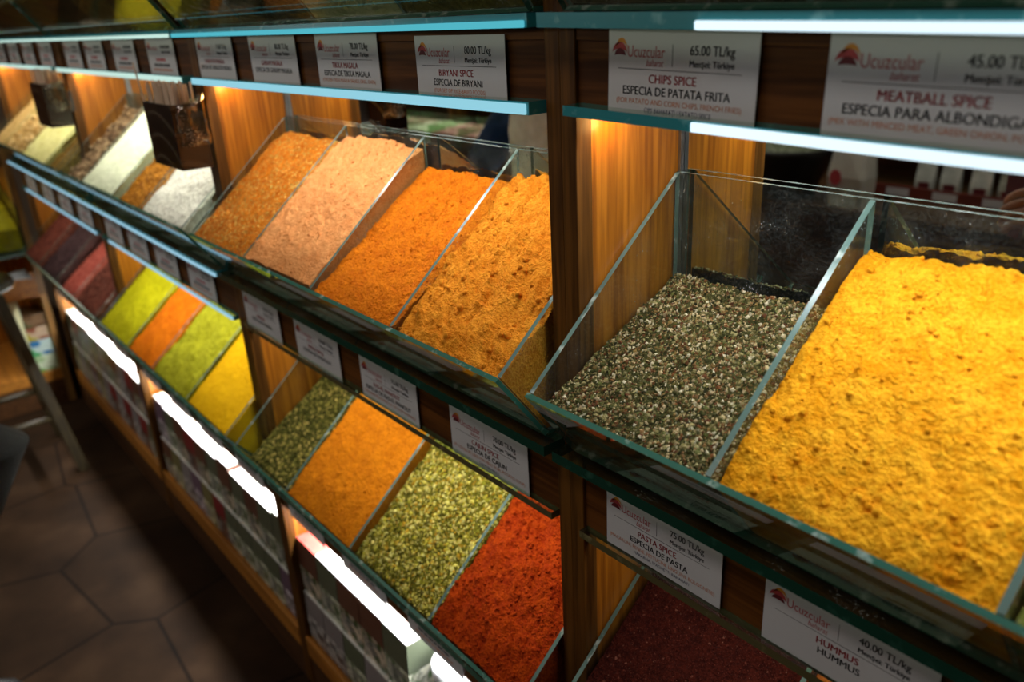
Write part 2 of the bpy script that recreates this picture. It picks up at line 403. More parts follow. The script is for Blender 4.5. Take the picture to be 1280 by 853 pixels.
# ------------------------------------------------------------------ shelving bays
YF, YM = 0.50, 0.645                      # front plane of the posts, mirror plane
BAYS = [(-3.50, -2.413), (-2.413, -1.4375), (-1.4375, -0.54), (-0.54, 0.36)]
BAY_NAME = ['far left bay', 'second bay from the left', 'third bay from the left', 'nearest bay on the right']
SILL = [0.411, -0.003, -0.415, -0.835]    # glass shelf tops: upper out of view, top, middle, lower (offset from H)
bays = []
TILT = .026                                 # the top board of the nearest bay hangs a little lower at its right end
def build_bay(i):
    x0, x1 = BAYS[i]
    lab = ['wooden spice display bay farthest left, beside the corner cabinet',
           'wooden spice display bay with white powders on its upper shelf',
           'wooden spice display bay with four orange spices on its upper shelf',
           'wooden spice display bay nearest the camera with green herbs and yellow powder'][i]
    e = empty('display_shelf', (x0, YF, 0), lab, 'shelf', 'spice display bays')
    W = x1 - x0
    def L(x, y, z): return (x - x0, y - YF, z)
    def bx(mb, a, b): mb.box(L(*a), L(*b)); return mb
    for (a, b) in ((x0, x0+.019), (x1-.019, x1)):
        # a side panel: dark front edge strip plus orange board behind it
        o = MB(); bx(o, (a+.0005, YF+.004, 0), (b-.0005, YM+.025, 2.12)); sp = o.build('side_panel', M['panel'], e)
        o = MB(); bx(o, (a, YF-.0, 0), (b, YF+.0195, 2.12)); po = o.build('post', M['post'], e, bevel=.001)
    o = MB(); bx(o, (x0+.019, YM+.006, 0.0), (x1-.019, YM+.02, 2.12)); o.build('back_board', M['board'], e)
    o = MB(); bx(o, (x0+.0195, YM, H-.80), (x1-.0195, YM+.005, 2.08)); o.build('mirror', M['mirror'], e, label='mirrored back')
    # trim strip in the corner where the panel meets the mirror
    o = MB(); bx(o, (x0+.0195, YM-.006, H-.80), (x0+.0225, YM-.0005, 2.08)); o.build('corner_trim', M['metal'], e)
    for k, so in enumerate(SILL):
        zt = H + so; yf = 0.470; mark = set(e.children)
        em = {1: 'edge_lit_teal', 2: 'edge_dark' if i >= 2 else 'edge_lit_teal', 3: 'edge', 0: 'edge'}[k]  # teal carries the glow of lit edges, dark green is unlit glass
        g = MB(); g.prism([L(x0+.0 if False else x0+.0195, yf, zt-.0115), L(x1-.0195, yf, zt-.0115), L(x1-.0195, YM-.001, zt-.0115), L(x0+.0195, YM-.001, zt-.0115)], (0, 0, .0115), 0, 1)
        # the front 30 mm of the glass shelf runs on over the post faces
        g2 = MB(); g2.prism([L(x0+.006, yf, zt-.0115), L(x1-.006, yf, zt-.0115), L(x1-.006, YF-.0005, zt-.0115), L(x0+.006, YF-.0005, zt-.0115)], (0, 0, .0115), 0, 1)
        g.v, g.f, g.m = g2.v, g2.f, g2.m
        g.build('glass_shelf', [M['pane_green'], M[em]], e)
        o = MB(); bx(o, (x0+.0195, YF+.002, zt-.0225), (x1-.0195, YM-.001, zt-.001)); o.build('shelf_board', M['board'], e)
        if k == 0: continue
        # price board under it
        zb = {1: H-.086, 2: H-.520, 3: H-.925}[k]
        o = MB(); bx(o, (x0+.0195, YF+.004, zb), (x1-.0195, YF+.014, zt-.023)); o.build('price_board', M['board'], e)
        if k in (1, 2):
            lz = {1: H-.0765, 2: H-.5135}[k]; lt = {1: .0115 if i < 3 else .0085, 2: .0085}[k]; ly = {1: .482, 2: .491}[k]
            lm = 'edge_lit_teal' if k == 1 else ('edge_olive' if i >= 2 else 'edge_lit_teal')
            g = MB(); g.prism([L(x0+.022, ly, lz-lt), L(x1-.022, ly, lz-lt), L(x1-.022, YF+.0035, lz-lt), L(x0+.022, YF+.0035, lz-lt)], (0, 0, lt), 0, 1)
            g.build('card_ledge', [M['pane_green'], M[lm]], e)
        # emissive strips standing in for the glow of the lit glass edges
        spec = None
        if k == 1: spec = ['edge_glow_green', 'edge_glow_green', 'edge_glow_cyan', 'edge_glow_white'][i]
        if k == 2 and i < 2: spec = 'edge_glow_sky'
        if spec:
            off = .17 if i == 3 else (.006 if i != 2 else .010)
            o = MB(); bx(o, (x0+off, .4665, zt-.0115), (x1-.008, .4695, zt-.0055)); o.build('glowing_glass_edge', M[spec], e, bevel=.001, label='glow of the lit glass edge')
            sp2 = ['edge_glow_green', 'edge_glow_green', 'edge_glow_pale', 'edge_glow_white'][i] if k == 1 else 'edge_glow_sky'
            off = .16 if i == 3 else (.10 if k == 2 else .03)
            o = MB(); bx(o, (x0+off, ly-.0035, lz-lt*.95), (x1-.024, ly-.0005, lz-lt*.12)); o.build('glowing_glass_edge', M[sp2], e, bevel=.001, label='glow of the lit glass edge')
        if i == 3 and k == 1:
            for ch in set(e.children) - mark:
                for v in ch.data.vertices: v.co.z -= TILT*v.co.x
    # cabinet at the bottom: shelf, lip, toe board
    o = MB(); bx(o, (x0+.0195, YF+.006, H-1.315), (x1-.0195, YM+.005, H-1.275)); o.build('cabinet_floor', M['lip'], e)
    o = MB(); bx(o, (x0+.0195, YF-.002, H-1.322), (x1-.0195, YF+.0055, H-1.268)); o.build('shelf_lip', M['lip'], e, bevel=.0015)
    o = MB(); bx(o, (x0+.0195, YF+.002, 0.0), (x1-.0195, YF+.014, H-1.323)); o.build('toe_board', M['toe'], e)
    # warm puck lamp high on the left panel, just under the price board
    o = MB(); o.lathe([(.0, -.004), (.008, -.004), (.009, 0), (.009, .003)], L(x0+.034, .535, H-.0875), 16); pk = o.build('puck_lamp', M['bulb'], e, smooth=True, label='small glowing warm lamp')
    ld = bpy.data.lights.new('puck_lamp_light', 'POINT'); ld.energy = 0.10; ld.color = (1, .55, .16); ld.shadow_soft_size = .008
    lo = bpy.data.objects.new('puck_lamp_light', ld); lo.location = (x0+.036, .535, H-.099); COL.objects.link(lo)
    return e
for i in range(4): bays.append(build_bay(i))

# ------------------------------------------------------------------ glass trays
TG = dict(dz=.0, yr=.425, zr=.083, yb=.486, yk=.634, zk=.258)    # rim, base and back measured from the glass shelf top
GT = 0.005                                                     # glass thickness
def build_tray(x0, x1, div, zs, label, group, dusty=False):
    """div: inner divider x positions; zs: world height of the glass shelf top"""
    e = empty('glass_tray', (x0, .5, zs), label, 'spice tray', group)
    T = TG
    def P(x, y, z): return (x - x0, y - .5, z)
    pm = M['pane_dusty'] if dusty else M['pane']
    eps = .0006
    # front pane leans out towards the aisle
    g = MB(); g.prism([P(x0, T['yb'], eps), P(x1, T['yb'], eps), P(x1, T['yr'], T['zr']), P(x0, T['yr'], T['zr'])], (0, .0042, .0030), 0, 1)
    g.build('front_pane', [M['pane_front'], M['edge']], e)
    g = MB(); g.prism([P(x0, T['yk'], eps), P(x1, T['yk'], eps), P(x1, T['yk'], T['zk']), P(x0, T['yk'], T['zk'])], (0, .004, 0), 0, 1)
    g.build('back_pane', [pm, M['edge_pale']], e)
    g = MB(); g.prism([P(x0, T['yb']+.005, eps), P(x1, T['yb']+.005, eps), P(x1, T['yk']-.0005, eps), P(x0, T['yk']-.0005, eps)], (0, 0, .004), 0, 1)
    g.build('base_pane', [pm, M['edge']], e)
    for k, x in enumerate([x0] + list(div) + [x1-GT]):
        xa = x if k in (0, len(div)+1) else x - GT/2
        g = MB(); g.prism([P(xa, T['yb']+.006, .0048), P(xa, T['yk']-.0005, .0048), P(xa, T['yk']-.0005, T['zk']-.0005), P(xa, T['yr']+.0065, T['zr']+.0025)], (GT, 0, 0), 0, 1)
        g.build('end_pane' if k in (0, len(div)+1) else 'divider', [pm, M['edge_pale']], e)
    return e

# ------------------------------------------------------------------ spice heaps
rng = np.random.default_rng(7)
def vnoise(x, y, seed):
    xi = np.floor(x).astype(int); yi = np.floor(y).astype(int); xf = x - xi; yf = y - yi
    def h(a, b):
        n = (a*374761393 + b*668265263 + seed*982451653) & 0x7fffffff
        n = ((n ^ (n >> 13)) * 1274126177) & 0x7fffffff
        return ((n ^ (n >> 16)) & 0xffff) / 65535.0
    u = xf*xf*(3-2*xf); v = yf*yf*(3-2*yf)
    return (h(xi, yi)*(1-u)+h(xi+1, yi)*u)*(1-v) + (h(xi, yi+1)*(1-u)+h(xi+1, yi+1)*u)*v
def fbm(x, y, seed, oct=4, gain=.5):
    s = 0; a = 1; t = 0
    for k in range(oct):
        s = s + a*(vnoise(x*2**k, y*2**k, seed+k*17)-.5); t += a; a *= gain
    return s/t*2

def heap_surface(x0, x1, zs, lf, lb, seed, mound=.0, rough=.002, lumps=0.0, lump_n=40, dents=(), nu=90, nv=110, ridge=0.0, back_drop=0.0, grit=.0016, scrape=0.0):
    """grid points of the spice surface; lf/lb: how far the surface lies below the divider line at front and back"""
    T = TG
    u = np.linspace(0, 1, nu); v = np.linspace(0, 1, nv)
    U, V = np.meshgrid(u, v)
    yfront = T['yr'] + .0075
    X = x0 + (x1-x0)*U
    Y = yfront + (T['yk']-.0015 - yfront)*V
    line = T['zr'] + (T['zk']-T['zr'])*(Y-T['yr'])/(T['yk']-T['yr'])
    low = lf + (lb-lf)*V
    Z = line - low
    Z += mound*np.sin(math.pi*np.clip(U, 0, 1))**.7*np.sin(math.pi*np.clip(V*.92+.04, 0, 1))**.8
    Z -= back_drop*np.clip((V-.82)/.18, 0, 1)**2
    xs, ys = X*100, Y*100*1.3
    Z += rough*2.2*fbm(xs*.28, ys*.28, seed, 3) + rough*fbm(xs*1.2, ys*1.2, seed+5, 4, .6)
    gx, gy = X*1000, Y*1000*1.35
    g1 = fbm(gx/17, gy/17, seed+31, 3, .7)
    Z += grit*(1.3*np.maximum(g1, -.25) + .9*np.maximum(fbm(gx/6.5, gy/6.5, seed+41, 2, .7), 0)**1.3*2.2)*np.clip(.55+1.3*fbm(gx/60, gy/60, seed+51, 2), .15, 1.6)
    Z += grit*.55*np.maximum(fbm(gx/3.1, gy/3.1, seed+61, 2, .6), -.35)
    if scrape: Z += scrape*fbm(gx/9, gy/70, seed+71, 2, .6)
    if ridge: Z += ridge*np.abs(fbm(xs*.5+ys*.15, ys*.22, seed+9, 3))*2
    for (du, dv, r, d) in dents:
        Z -= d*np.exp(-(((U-du)*(x1-x0)/.2)**2 + ((V-dv)*.27/.2)**2)/(r*r))
    if lumps:
        for k in range(lump_n):
            cu, cv, rr = rng.random(), rng.random()**1.25, rng.uniform(.0022, .0065)
            D2 = ((U-cu)*(x1-x0))**2 + ((V-cv)*.27)**2
            Z += lumps*rng.uniform(.4, 1)*np.exp(-(D2/(rr*rr))**1.6)
    # the front edge sits just under the rim, never over the glass
    Zmax = line - .0008 + np.minimum(V*.9, .9)*.03
    Z = np.minimum(Z, Zmax)
    Z = np.maximum(Z, .012)
    return X, Y, Z, U, V

def build_heap(name, x0, x1, zs, mat, label, lf=.006, lb=.01, seed=1, flakes=None, res=1.0, crumbs=None, **kw):
    """one block of spice filling a bin, closed at sides and base; flakes: (count, (smin, smax), palette, flat) scattered on top"""
    T = TG
    x0 += .0035; x1 -= .0035
    nu = max(16, int(90*res)); nv = max(20, int(110*res))
    X, Y, Z, U, V = heap_surface(x0, x1, zs, lf, lb, seed, nu=nu, nv=nv, **kw)
    ox, oy = (x0+x1)/2, .5
    # move the front row onto the slant of the front pane at its own height
    slope = (T['yr']-T['yb'])/T['zr']
    def ymin(z): return T['yb'] + slope*z + .0068
    for r in range(4):
        w_ = 1 - r/4
        Y[r] = Y[r]*(1-w_) + np.maximum(Y[r], ymin(Z[r]))*w_
    Y = np.maximum(Y, ymin(Z))
    verts = np.stack([X-ox, Y-oy, Z], -1).reshape(-1, 3)
    idx = np.arange(nu*nv).reshape(nv, nu)
    F = [tuple(q) for q in np.stack([idx[:-1, :-1], idx[:-1, 1:], idx[1:, 1:], idx[1:, :-1]], -1).reshape(-1, 4).tolist()]
    V3 = verts.tolist()
    zb = .0052
    def skirt(loop):
        base = len(V3)
        for k in loop:
            x, y, z = V3[k]
            yb = max(y, T['yb']+.0075-oy) if y+oy < T['yb']+.01 else y
            V3.append([x, yb, zb])
        for a in range(len(loop)-1):
            F.append((loop[a+1], loop[a], base+a, base+a+1))
        return base
    fr = idx[0, :].tolist(); rt = idx[:, -1].tolist(); bk = idx[-1, ::-1].tolist(); lt = idx[::-1, 0].tolist()
    for lp in (fr, rt, bk, lt): skirt([*lp])
    n_skirt = len(F)
    if crumbs:
        cn, c0, c1 = crumbs
        iu = rng.integers(1, nu-1, cn); iv = (rng.random(cn)**1.15*(nv-3)).astype(int)+1
        sz = rng.random(cn)**5*(c1-c0)+c0
        cc = np.stack([X-ox, Y-oy, Z], -1)[iv, iu]
        cc[:, 2] += sz*.25
        cc[:, 0] = np.clip(cc[:, 0], -(x1-x0)/2+sz, (x1-x0)/2-sz); cc[:, 1] = np.maximum(cc[:, 1], ymin(cc[:, 2])-oy+sz)
        cb = np.array([(a, b_, c) for a in (-1, 1) for b_ in (-1, 1) for c in (-1, 1)], float)*.62
        ax = np.array([(1,0,0),(-1,0,0),(0,1,0),(0,-1,0),(0,0,1),(0,0,-1)], float)*.95
        pts = np.concatenate([cb, ax])
        ff = []
        for a_ in range(6):
            q = [i for i in range(8) if np.dot(pts[i], pts[8+a_]) > .1]
            n_ = pts[8+a_]; t1 = np.roll(np.abs(n_), 1); t2 = np.cross(n_, t1)
            q.sort(key=lambda i: math.atan2(np.dot(pts[i], t2), np.dot(pts[i], t1)))
            for j in range(4): ff.append((8+a_, q[j], q[(j+1) % 4]))
        P = pts[None]*sz[:, None, None]*rng.uniform(.7, 1.25, (cn, 14, 1)) + cc[:, None, :]
        b0 = len(V3); V3 += P.reshape(-1, 3).tolist()
        F += [tuple(q) for q in (np.array(ff)[None] + (np.arange(cn)*14)[:, None, None] + b0).reshape(-1, 3).tolist()]
    nbase = len(V3)
    mats = [mat]; cols = None; mi = [0]*len(F); n_powder = len(F)
    if flakes:
        cnt, (smin, smax), pal, flat = flakes
        pal = np.array(pal)
        cols = np.ones((nbase, 4)); cols[:, :3] = pal[rng.integers(0, len(pal), nbase)]*.6
        fu = rng.random(cnt)*(nu-1.001); fv = rng.random(cnt)*(nv-1.001)
        iu = fu.astype(int); iv = fv.astype(int); au = fu-iu; av = fv-iv
        G = np.stack([X-ox, Y-oy, Z], -1)
        C = (G[iv, iu]*((1-au)*(1-av))[:, None] + G[iv, iu+1]*(au*(1-av))[:, None] + G[iv+1, iu]*((1-au)*av)[:, None] + G[iv+1, iu+1]*(au*av)[:, None])
        s = rng.uniform(0, 1, cnt)**2.2*(smax-smin)+smin
        C[:, 0] = np.clip(C[:, 0], -(x1-x0)/2+s, (x1-x0)/2-s)
        C[:, 1] = np.clip(C[:, 1], -1, T['yk']-oy-s-.001)
        C[:, 1] = np.maximum(C[:, 1], ymin(C[:, 2]) - oy + s*.9)
        C[:, 2] += s*rng.uniform(-.2, .55, cnt)
        # squashed octahedra, randomly turned about the surface normal and tilted
        oct_ = np.array([(1,0,0),(0,1,0),(-1,0,0),(0,-1,0),(0,0,1),(0,0,-1)], float)
        el = rng.uniform(.45, 1.0, (cnt, 1)); th = rng.uniform(*flat, (cnt, 1))
        L = oct_[None]*np.concatenate([np.ones((cnt, 1)), el, th], 1)[:, None, :]*s[:, None, None]
        a = rng.uniform(0, 2*math.pi, cnt); t = rng.normal(0, .55, cnt); t2 = rng.normal(-.72, .5, cnt)
        def rot(L, ang, i, j):
            c, sn = np.cos(ang)[:, None], np.sin(ang)[:, None]
            p, q = L[:, :, i].copy(), L[:, :, j].copy()
            L[:, :, i] = p*c - q*sn; L[:, :, j] = p*sn + q*c
        rot(L, a, 0, 1); rot(L, t, 0, 2); rot(L, -t2, 1, 2)
        P = (L + C[:, None, :]).reshape(-1, 3)
        base = len(V3); V3 += P.tolist()
        of = np.array([(0,1,4),(1,2,4),(2,3,4),(3,0,4),(1,0,5),(2,1,5),(3,2,5),(0,3,5)])
        FF = (of[None] + (np.arange(cnt)*6)[:, None, None] + base).reshape(-1, 3)
        F += [tuple(q) for q in FF.tolist()]
        mi += [1]*len(FF)
        cc = pal[rng.integers(0, len(pal), cnt)]*rng.uniform(.7, 1.25, (cnt, 1))
        cc = np.repeat(cc, 6, 0); full = np.ones((len(V3), 4)); full[:nbase] = cols; full[nbase:, :3] = np.clip(cc, 0, 1)
        cols = full
        mats.append(M['flake'])
    me = bpy.data.meshes.new(name)
    me.from_pydata(V3, [], F)
    for m_ in mats: me.materials.append(m_)
    me.polygons.foreach_set('material_index', mi)
    ng = (nu-1)*(nv-1); sm = [True]*ng + [False]*(n_skirt-ng) + [True]*(n_powder-n_skirt) + [False]*(len(F)-n_powder)
    me.polygons.foreach_set('use_smooth', sm)
    if cols is not None:
        ca = me.color_attributes.new('Col', 'FLOAT_COLOR', 'POINT')
        ca.data.foreach_set('color', cols.astype(np.float32).ravel())
    me.update()
    o = bpy.data.objects.new(name, me); o.location = (ox, oy, zs); COL.objects.link(o)
    tag(o, label, 'spice', None, 'stuff')
    return o
M['flake'] = mat_vcol('dry_flakes')

P_ = mat_powder
orange_fleck = P_('garam_orange', (0.42, 0.10, 0.004), (0.66, 0.21, 0.012), 700, .9, 45, ((0.30, 0.17, 0.03), (0.75, 0.45, 0.10)), .80, 330)
peach = P_('peach_powder', (0.70, 0.26, 0.075), (0.82, 0.37, 0.13), 900, .6, 60)
deep_orange = P_('deep_orange_powder', (0.62, 0.135, 0.003), (0.80, 0.235, 0.007), 900, .7, 60)
amber = P_('amber_powder', (0.66, 0.20, 0.008), (0.82, 0.33, 0.026), 900, .6, 50)
yellow_amber = P_('yellow_amber_powder', (0.72, 0.27, 0.003), (0.88, 0.43, 0.018), 800, .6, 45)
herb_base = P_('green_herb_mix', (0.02, 0.022, 0.006), (0.09, 0.085, 0.028), 500, .9, 90)
green_mix = P_('olive_green_herbs', (0.07, 0.09, 0.015), (0.28, 0.30, 0.06), 300, 1.0, 110, ((0.35, 0.12, 0.05), (0.40, 0.42, 0.12)), .86, 180)
sumac = P_('dark_red_sumac', (0.035, 0.006, 0.004), (0.085, 0.014, 0.008), 800, 1.0, 90, ((0.14, 0.03, 0.018), (0.24, 0.09, 0.06)), .985, 420)
chili_orange = P_('chili_orange', (0.62, 0.10, 0.006), (0.75, 0.17, 0.012), 800, .6, 50)
pepper_base = P_('peppercorn_olive', (0.02, 0.022, 0.003), (0.07, 0.07, 0.012), 300, 1, 90)
curry = P_('curry_orange', (0.50, 0.140, 0.003), (0.70, 0.225, 0.005), 900, .6, 40)
oregano_base = P_('oregano_base', (0.06, 0.055, 0.004), (0.22, 0.20, 0.02), 400, 1, 100)
paprika = P_('red_paprika', (0.31, 0.024, 0.002), (0.51, 0.064, 0.003), 900, .7, 55)
acid_green = P_('yellow_green_powder', (0.40, 0.38, 0.003), (0.55, 0.51, 0.008), 900, .5, 40)
orange2 = P_('bright_orange_powder', (0.64, 0.135, 0.002), (0.78, 0.20, 0.003), 900, .5, 40)
olive_yel = P_('pale_olive_powder', (0.30, 0.30, 0.008), (0.50, 0.48, 0.025), 700, .8, 60)
turmeric = P_('turmeric_yellow', (0.76, 0.40, 0.001), (0.86, 0.49, 0.002), 900, .4, 40)
nuts_base = P_('dark_pods', (0.07, 0.045, 0.02), (0.20, 0.13, 0.06), 200, 1, 80)
white_green = P_('pale_green_white', (0.66, 0.72, 0.48), (0.80, 0.84, 0.62), 500, .5, 30)
gran_or = P_('orange_brown_granules', (0.28, 0.10, 0.006), (0.58, 0.25, 0.02), 260, 1, 90)
white_fl = P_('white_flakes', (0.70, 0.70, 0.58), (0.84, 0.83, 0.72), 300, .7, 60)
tan_ch = P_('tan_chunks', (0.50, 0.30, 0.08), (0.72, 0.50, 0.20), 200, 1, 60)
pale_yel = P_('pale_yellow_powder', (0.72, 0.66, 0.22), (0.85, 0.80, 0.36), 500, .4, 40)
brown_herb = P_('brown_herb', (0.15, 0.085, 0.012), (0.36, 0.21, 0.035), 250, 1, 90)
dk_red = P_('dark_red_flakes', (0.10, 0.022, 0.014), (0.22, 0.055, 0.03), 300, 1, 80)
dk_purple = P_('dark_purple_grains', (0.035, 0.018, 0.018), (0.10, 0.05, 0.05), 300, 1, 80)
pink_red = P_('pink_red_grains', (0.42, 0.07, 0.05), (0.62, 0.16, 0.11), 300, .9, 70)
red_brown = P_('red_brown_berries', (0.11, 0.03, 0.018), (0.27, 0.08, 0.05), 240, 1, 90)
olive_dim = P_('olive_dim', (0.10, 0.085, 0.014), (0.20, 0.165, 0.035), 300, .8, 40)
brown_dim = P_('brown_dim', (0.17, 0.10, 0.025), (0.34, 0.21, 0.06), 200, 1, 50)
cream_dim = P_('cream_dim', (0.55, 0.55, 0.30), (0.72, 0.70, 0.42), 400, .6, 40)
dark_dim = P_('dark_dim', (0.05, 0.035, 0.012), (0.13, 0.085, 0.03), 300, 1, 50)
mustard = P_('mustard_yellow', (0.36, 0.30, 0.006), (0.52, 0.43, 0.016), 500, .7, 40)

Z1, Z2, Z3 = H + SILL[1], H + SILL[2], H + SILL[3]
HERB = [(0.10,0.085,0.02),(0.17,0.15,0.05),(0.28,0.24,0.10),(0.22,0.12,0.045),(0.46,0.36,0.20),(0.05,0.055,0.012),(0.06,0.06,0.015),(0.42,0.34,0.17),(0.17,0.065,0.02),(0.55,0.50,0.34),(0.10,0.035,0.012),(0.12,0.13,0.035),(0.30,0.27,0.12),(0.03,0.03,0.008),(0.20,0.13,0.04)]
OREG = [(0.46,0.40,0.04),(0.60,0.53,0.10),(0.24,0.23,0.015),(0.62,0.52,0.14),(0.14,0.13,0.008),(0.44,0.26,0.015),(0.58,0.54,0.16),(0.09,0.08,0.006)]
PEPP = [(0.52,0.40,0.11),(0.30,0.25,0.05),(0.08,0.08,0.012),(0.06,0.06,0.008),(0.10,0.10,0.015),(0.28,0.25,0.05),(0.09,0.09,0.012)]
NUTS = [(0.20,0.12,0.06),(0.32,0.21,0.11),(0.10,0.06,0.03),(0.40,0.28,0.15)]

# tray: bay, sill z, rim x positions of walls
MID = {3: (-.5185, .3385, (-.315, -.112, .125)), 2: (-1.414, -.5615, (-1.188, -.965, -.763)), 1: (-2.392, -1.4615, (-2.172, -1.907, -1.712)), 0: (-3.475, -2.4345, (-3.20, -2.90, -2.575))}
LOW = {3: (-.5185, .3385, (-.30, -.08, .13)), 2: (-1.414, -.5615, (-1.190, -.966, -.752)), 1: (-2.392, -1.4615, (-2.125, -1.925, -1.690)), 0: (-3.475, -2.4345, (-3.20, -2.925, -2.69))}
TOP = {3: (-.5185, .3385, (-.30, -.09, .13)), 2: (-1.414, -.5615, (-1.19, -.97, -.765)), 1: (-2.392, -1.4615, (-2.17, -1.93, -1.70)), 0: (-3.475, -2.4345, (-3.2, -2.93, -2.67))}
for lvl, D, zz in (('upper', MID, Z2), ('lower', LOW, Z3), ('topmost', TOP, Z1)):
    for b, (a, c, dv) in D.items():
        tr = build_tray(a, c, dv, zz, 'divided glass tray on the %s shelf of the %s' % (lvl, BAY_NAME[b]), 'divided glass spice trays', dusty=(lvl == 'upper'))
        if lvl == 'topmost' and b == 3: tr.rotation_euler = (0, TILT, 0); tr.location.z -= .0006

def bins(D, b):
    a, c, dv = D[b]; xs = [a+.002] + list(dv) + [c-.002]
    return list(zip(xs[:-1], xs[1:]))
def heap(D, zz, b, k, name, mat, label, **kw):
    x0, x1 = bins(D, b)[k]
    return build_heap(name, x0, x1, zz, mat, label, **kw)

# upper (middle in height) trays, seen from above
heap(MID, Z2, 3, 0, 'herb_mix', herb_base, 'coarse green herb mix with red and pale flecks, low in its glass bin', lf=.026, lb=.104, seed=11, rough=.0022, mound=.004, flakes=(17000, (.0007, .0030), HERB, (.25, .7)), res=1.0)
heap(MID, Z2, 3, 1, 'spice_powder', yellow_amber, 'big heap of bright yellow orange powder nearest the camera', lf=.018, lb=.030, seed=12, rough=.0026, mound=.010, lumps=.004, lump_n=14, ridge=.003, back_drop=.012, res=2.2, crumbs=(500, .0005, .0036))
heap(MID, Z2, 3, 2, 'herb_flakes', green_mix, 'olive green herb flakes at the right edge of the photo', lf=.03, lb=.05, seed=13, rough=.003, mound=.004, flakes=(6000, (.001, .0034), [(0.16,0.19,0.03),(0.28,0.30,0.07),(0.40,0.40,0.14),(0.36,0.12,0.05),(0.09,0.11,0.02)], (.25, .6)))
heap(MID, Z2, 3, 3, 'spice_powder', curry, 'ochre powder in the last bin of the nearest tray', lf=.02, lb=.03, seed=14, res=.5)
heap(MID, Z2, 2, 0, 'spice_powder', orange_fleck, 'flecked orange brown spice beside the left wooden panel of the third bay', lf=.010, lb=.016, seed=21, rough=.002, mound=.004, back_drop=.01, flakes=(2600, (.0006, .0019), [(0.55,0.36,0.07),(0.36,0.20,0.03),(0.70,0.30,0.03),(0.62,0.20,0.02)], (.2, .5)))
heap(MID, Z2, 2, 1, 'spice_powder', peach, 'pale peach powder between the flecked orange and deep orange spices', lf=.004, lb=.010, seed=22, rough=.0020, mound=.006, lumps=.002, lump_n=50, dents=((.45, .42, .12, .004),), ridge=.003, back_drop=.006, res=2.0, scrape=.001, crumbs=(500, .0004, .0026))
heap(MID, Z2, 2, 2, 'spice_powder', deep_orange, 'deep orange powder under the biryani spice card, lower than the peach heap', lf=.012, lb=.040, seed=23, rough=.0016, mound=.002, res=2.0, grit=.0019, crumbs=(900, .0004, .0020))
heap(MID, Z2, 2, 3, 'spice_powder', amber, 'crumbly amber powder against the dark posts right of the deep orange heap', lf=.014, lb=.022, seed=24, rough=.0030, mound=.006, lumps=.005, lump_n=32, ridge=.005, back_drop=.014, res=2.1, grit=.0021, scrape=.0016, crumbs=(500, .0004, .0045))
heap(MID, Z2, 1, 0, 'dried_pods', nuts_base, 'dark brown dried pods left of the pale green powder', lf=.03, lb=.035, seed=31, rough=.003, res=.6, flakes=(900, (.004, .009), NUTS, (.6, .95)))
heap(MID, Z2, 1, 1, 'spice_powder', white_green, 'pale greenish white powder beside the dark brown pods', lf=.006, lb=.01, seed=32, rough=.0015, mound=.004, res=.8)
heap(MID, Z2, 1, 2, 'granules', gran_or, 'orange brown granules between two white heaps', lf=.022, lb=.03, seed=33, rough=.003, res=.6, flakes=(1800, (.002, .0045), [(0.42,0.17,0.012),(0.60,0.27,0.03),(0.28,0.10,0.008)], (.5, .9)))
heap(MID, Z2, 1, 3, 'white_flakes', white_fl, 'white flakes below the dark stick holder next to the flecked orange spice', lf=.010, lb=.016, seed=34, rough=.002, mound=.004, res=.8)
heap(MID, Z2, 0, 0, 'tan_chunks', tan_ch, 'tan pieces at the hidden far end of the upper left tray', lf=.02, lb=.03, seed=40, res=.4)
heap(MID, Z2, 0, 1, 'tan_chunks', tan_ch, 'tan coloured chunks at the left edge of the photo on the upper shelf', lf=.012, lb=.016, seed=41, rough=.003, res=.6, flakes=(700, (.004, .010), [(0.62,0.40,0.14),(0.75,0.55,0.25),(0.45,0.26,0.07)], (.5, .9)))
heap(MID, Z2, 0, 2, 'spice_powder', pale_yel, 'pale yellow powder beside the brown herb at the far left', lf=.008, lb=.012, seed=42, mound=.004, res=.7)
heap(MID, Z2, 0, 3, 'brown_herb', brown_herb, 'brown crumbled herb right of the pale yellow powder', lf=.02, lb=.03, seed=43, rough=.003, res=.6, flakes=(1500, (.002, .004), [(0.30,0.18,0.03),(0.42,0.26,0.06),(0.18,0.10,0.015)], (.3, .8)))
# lower trays
heap(LOW, Z3, 3, 0, 'ground_sumac', sumac, 'dark red brown grainy spice at the bottom edge of the photo', lf=.022, lb=.03, seed=51, rough=.0016, mound=.002, res=1.2, flakes=(14000, (.0004, .0012), [(0.05,0.008,0.005),(0.085,0.014,0.008),(0.13,0.025,0.014),(0.035,0.006,0.004),(0.06,0.010,0.006),(0.11,0.02,0.012)]*8+[(0.26,0.11,0.07)], (.4, .8)))
heap(LOW, Z3, 3, 1, 'spice_powder', chili_orange, 'small corner of bright orange powder under the hummus card', lf=.012, lb=.02, seed=52, mound=.003, res=.7)
heap(LOW, Z3, 3, 2, 'spice_powder', curry, 'ochre powder below the nearest tray, third bin', lf=.02, lb=.03, seed=53, res=.4)
heap(LOW, Z3, 3, 3, 'spice_powder', paprika, 'red powder below the nearest tray, last bin', lf=.02, lb=.03, seed=54, res=.4)
heap(LOW, Z3, 2, 0, 'peppercorns', pepper_base, 'olive and cream peppercorns low in the bin beside the wooden panel', lf=.052, lb=.088, seed=61, rough=.002, flakes=(5000, (.0014, .0046), PEPP, (.65, 1.0)), res=.8)
heap(LOW, Z3, 2, 1, 'spice_powder', curry, 'orange curry powder between the peppercorns and the green yellow herb', lf=.008, lb=.012, seed=62, rough=.0018, mound=.004, ridge=.001, res=2.0, grit=.0018, crumbs=(900, .0004, .0018))
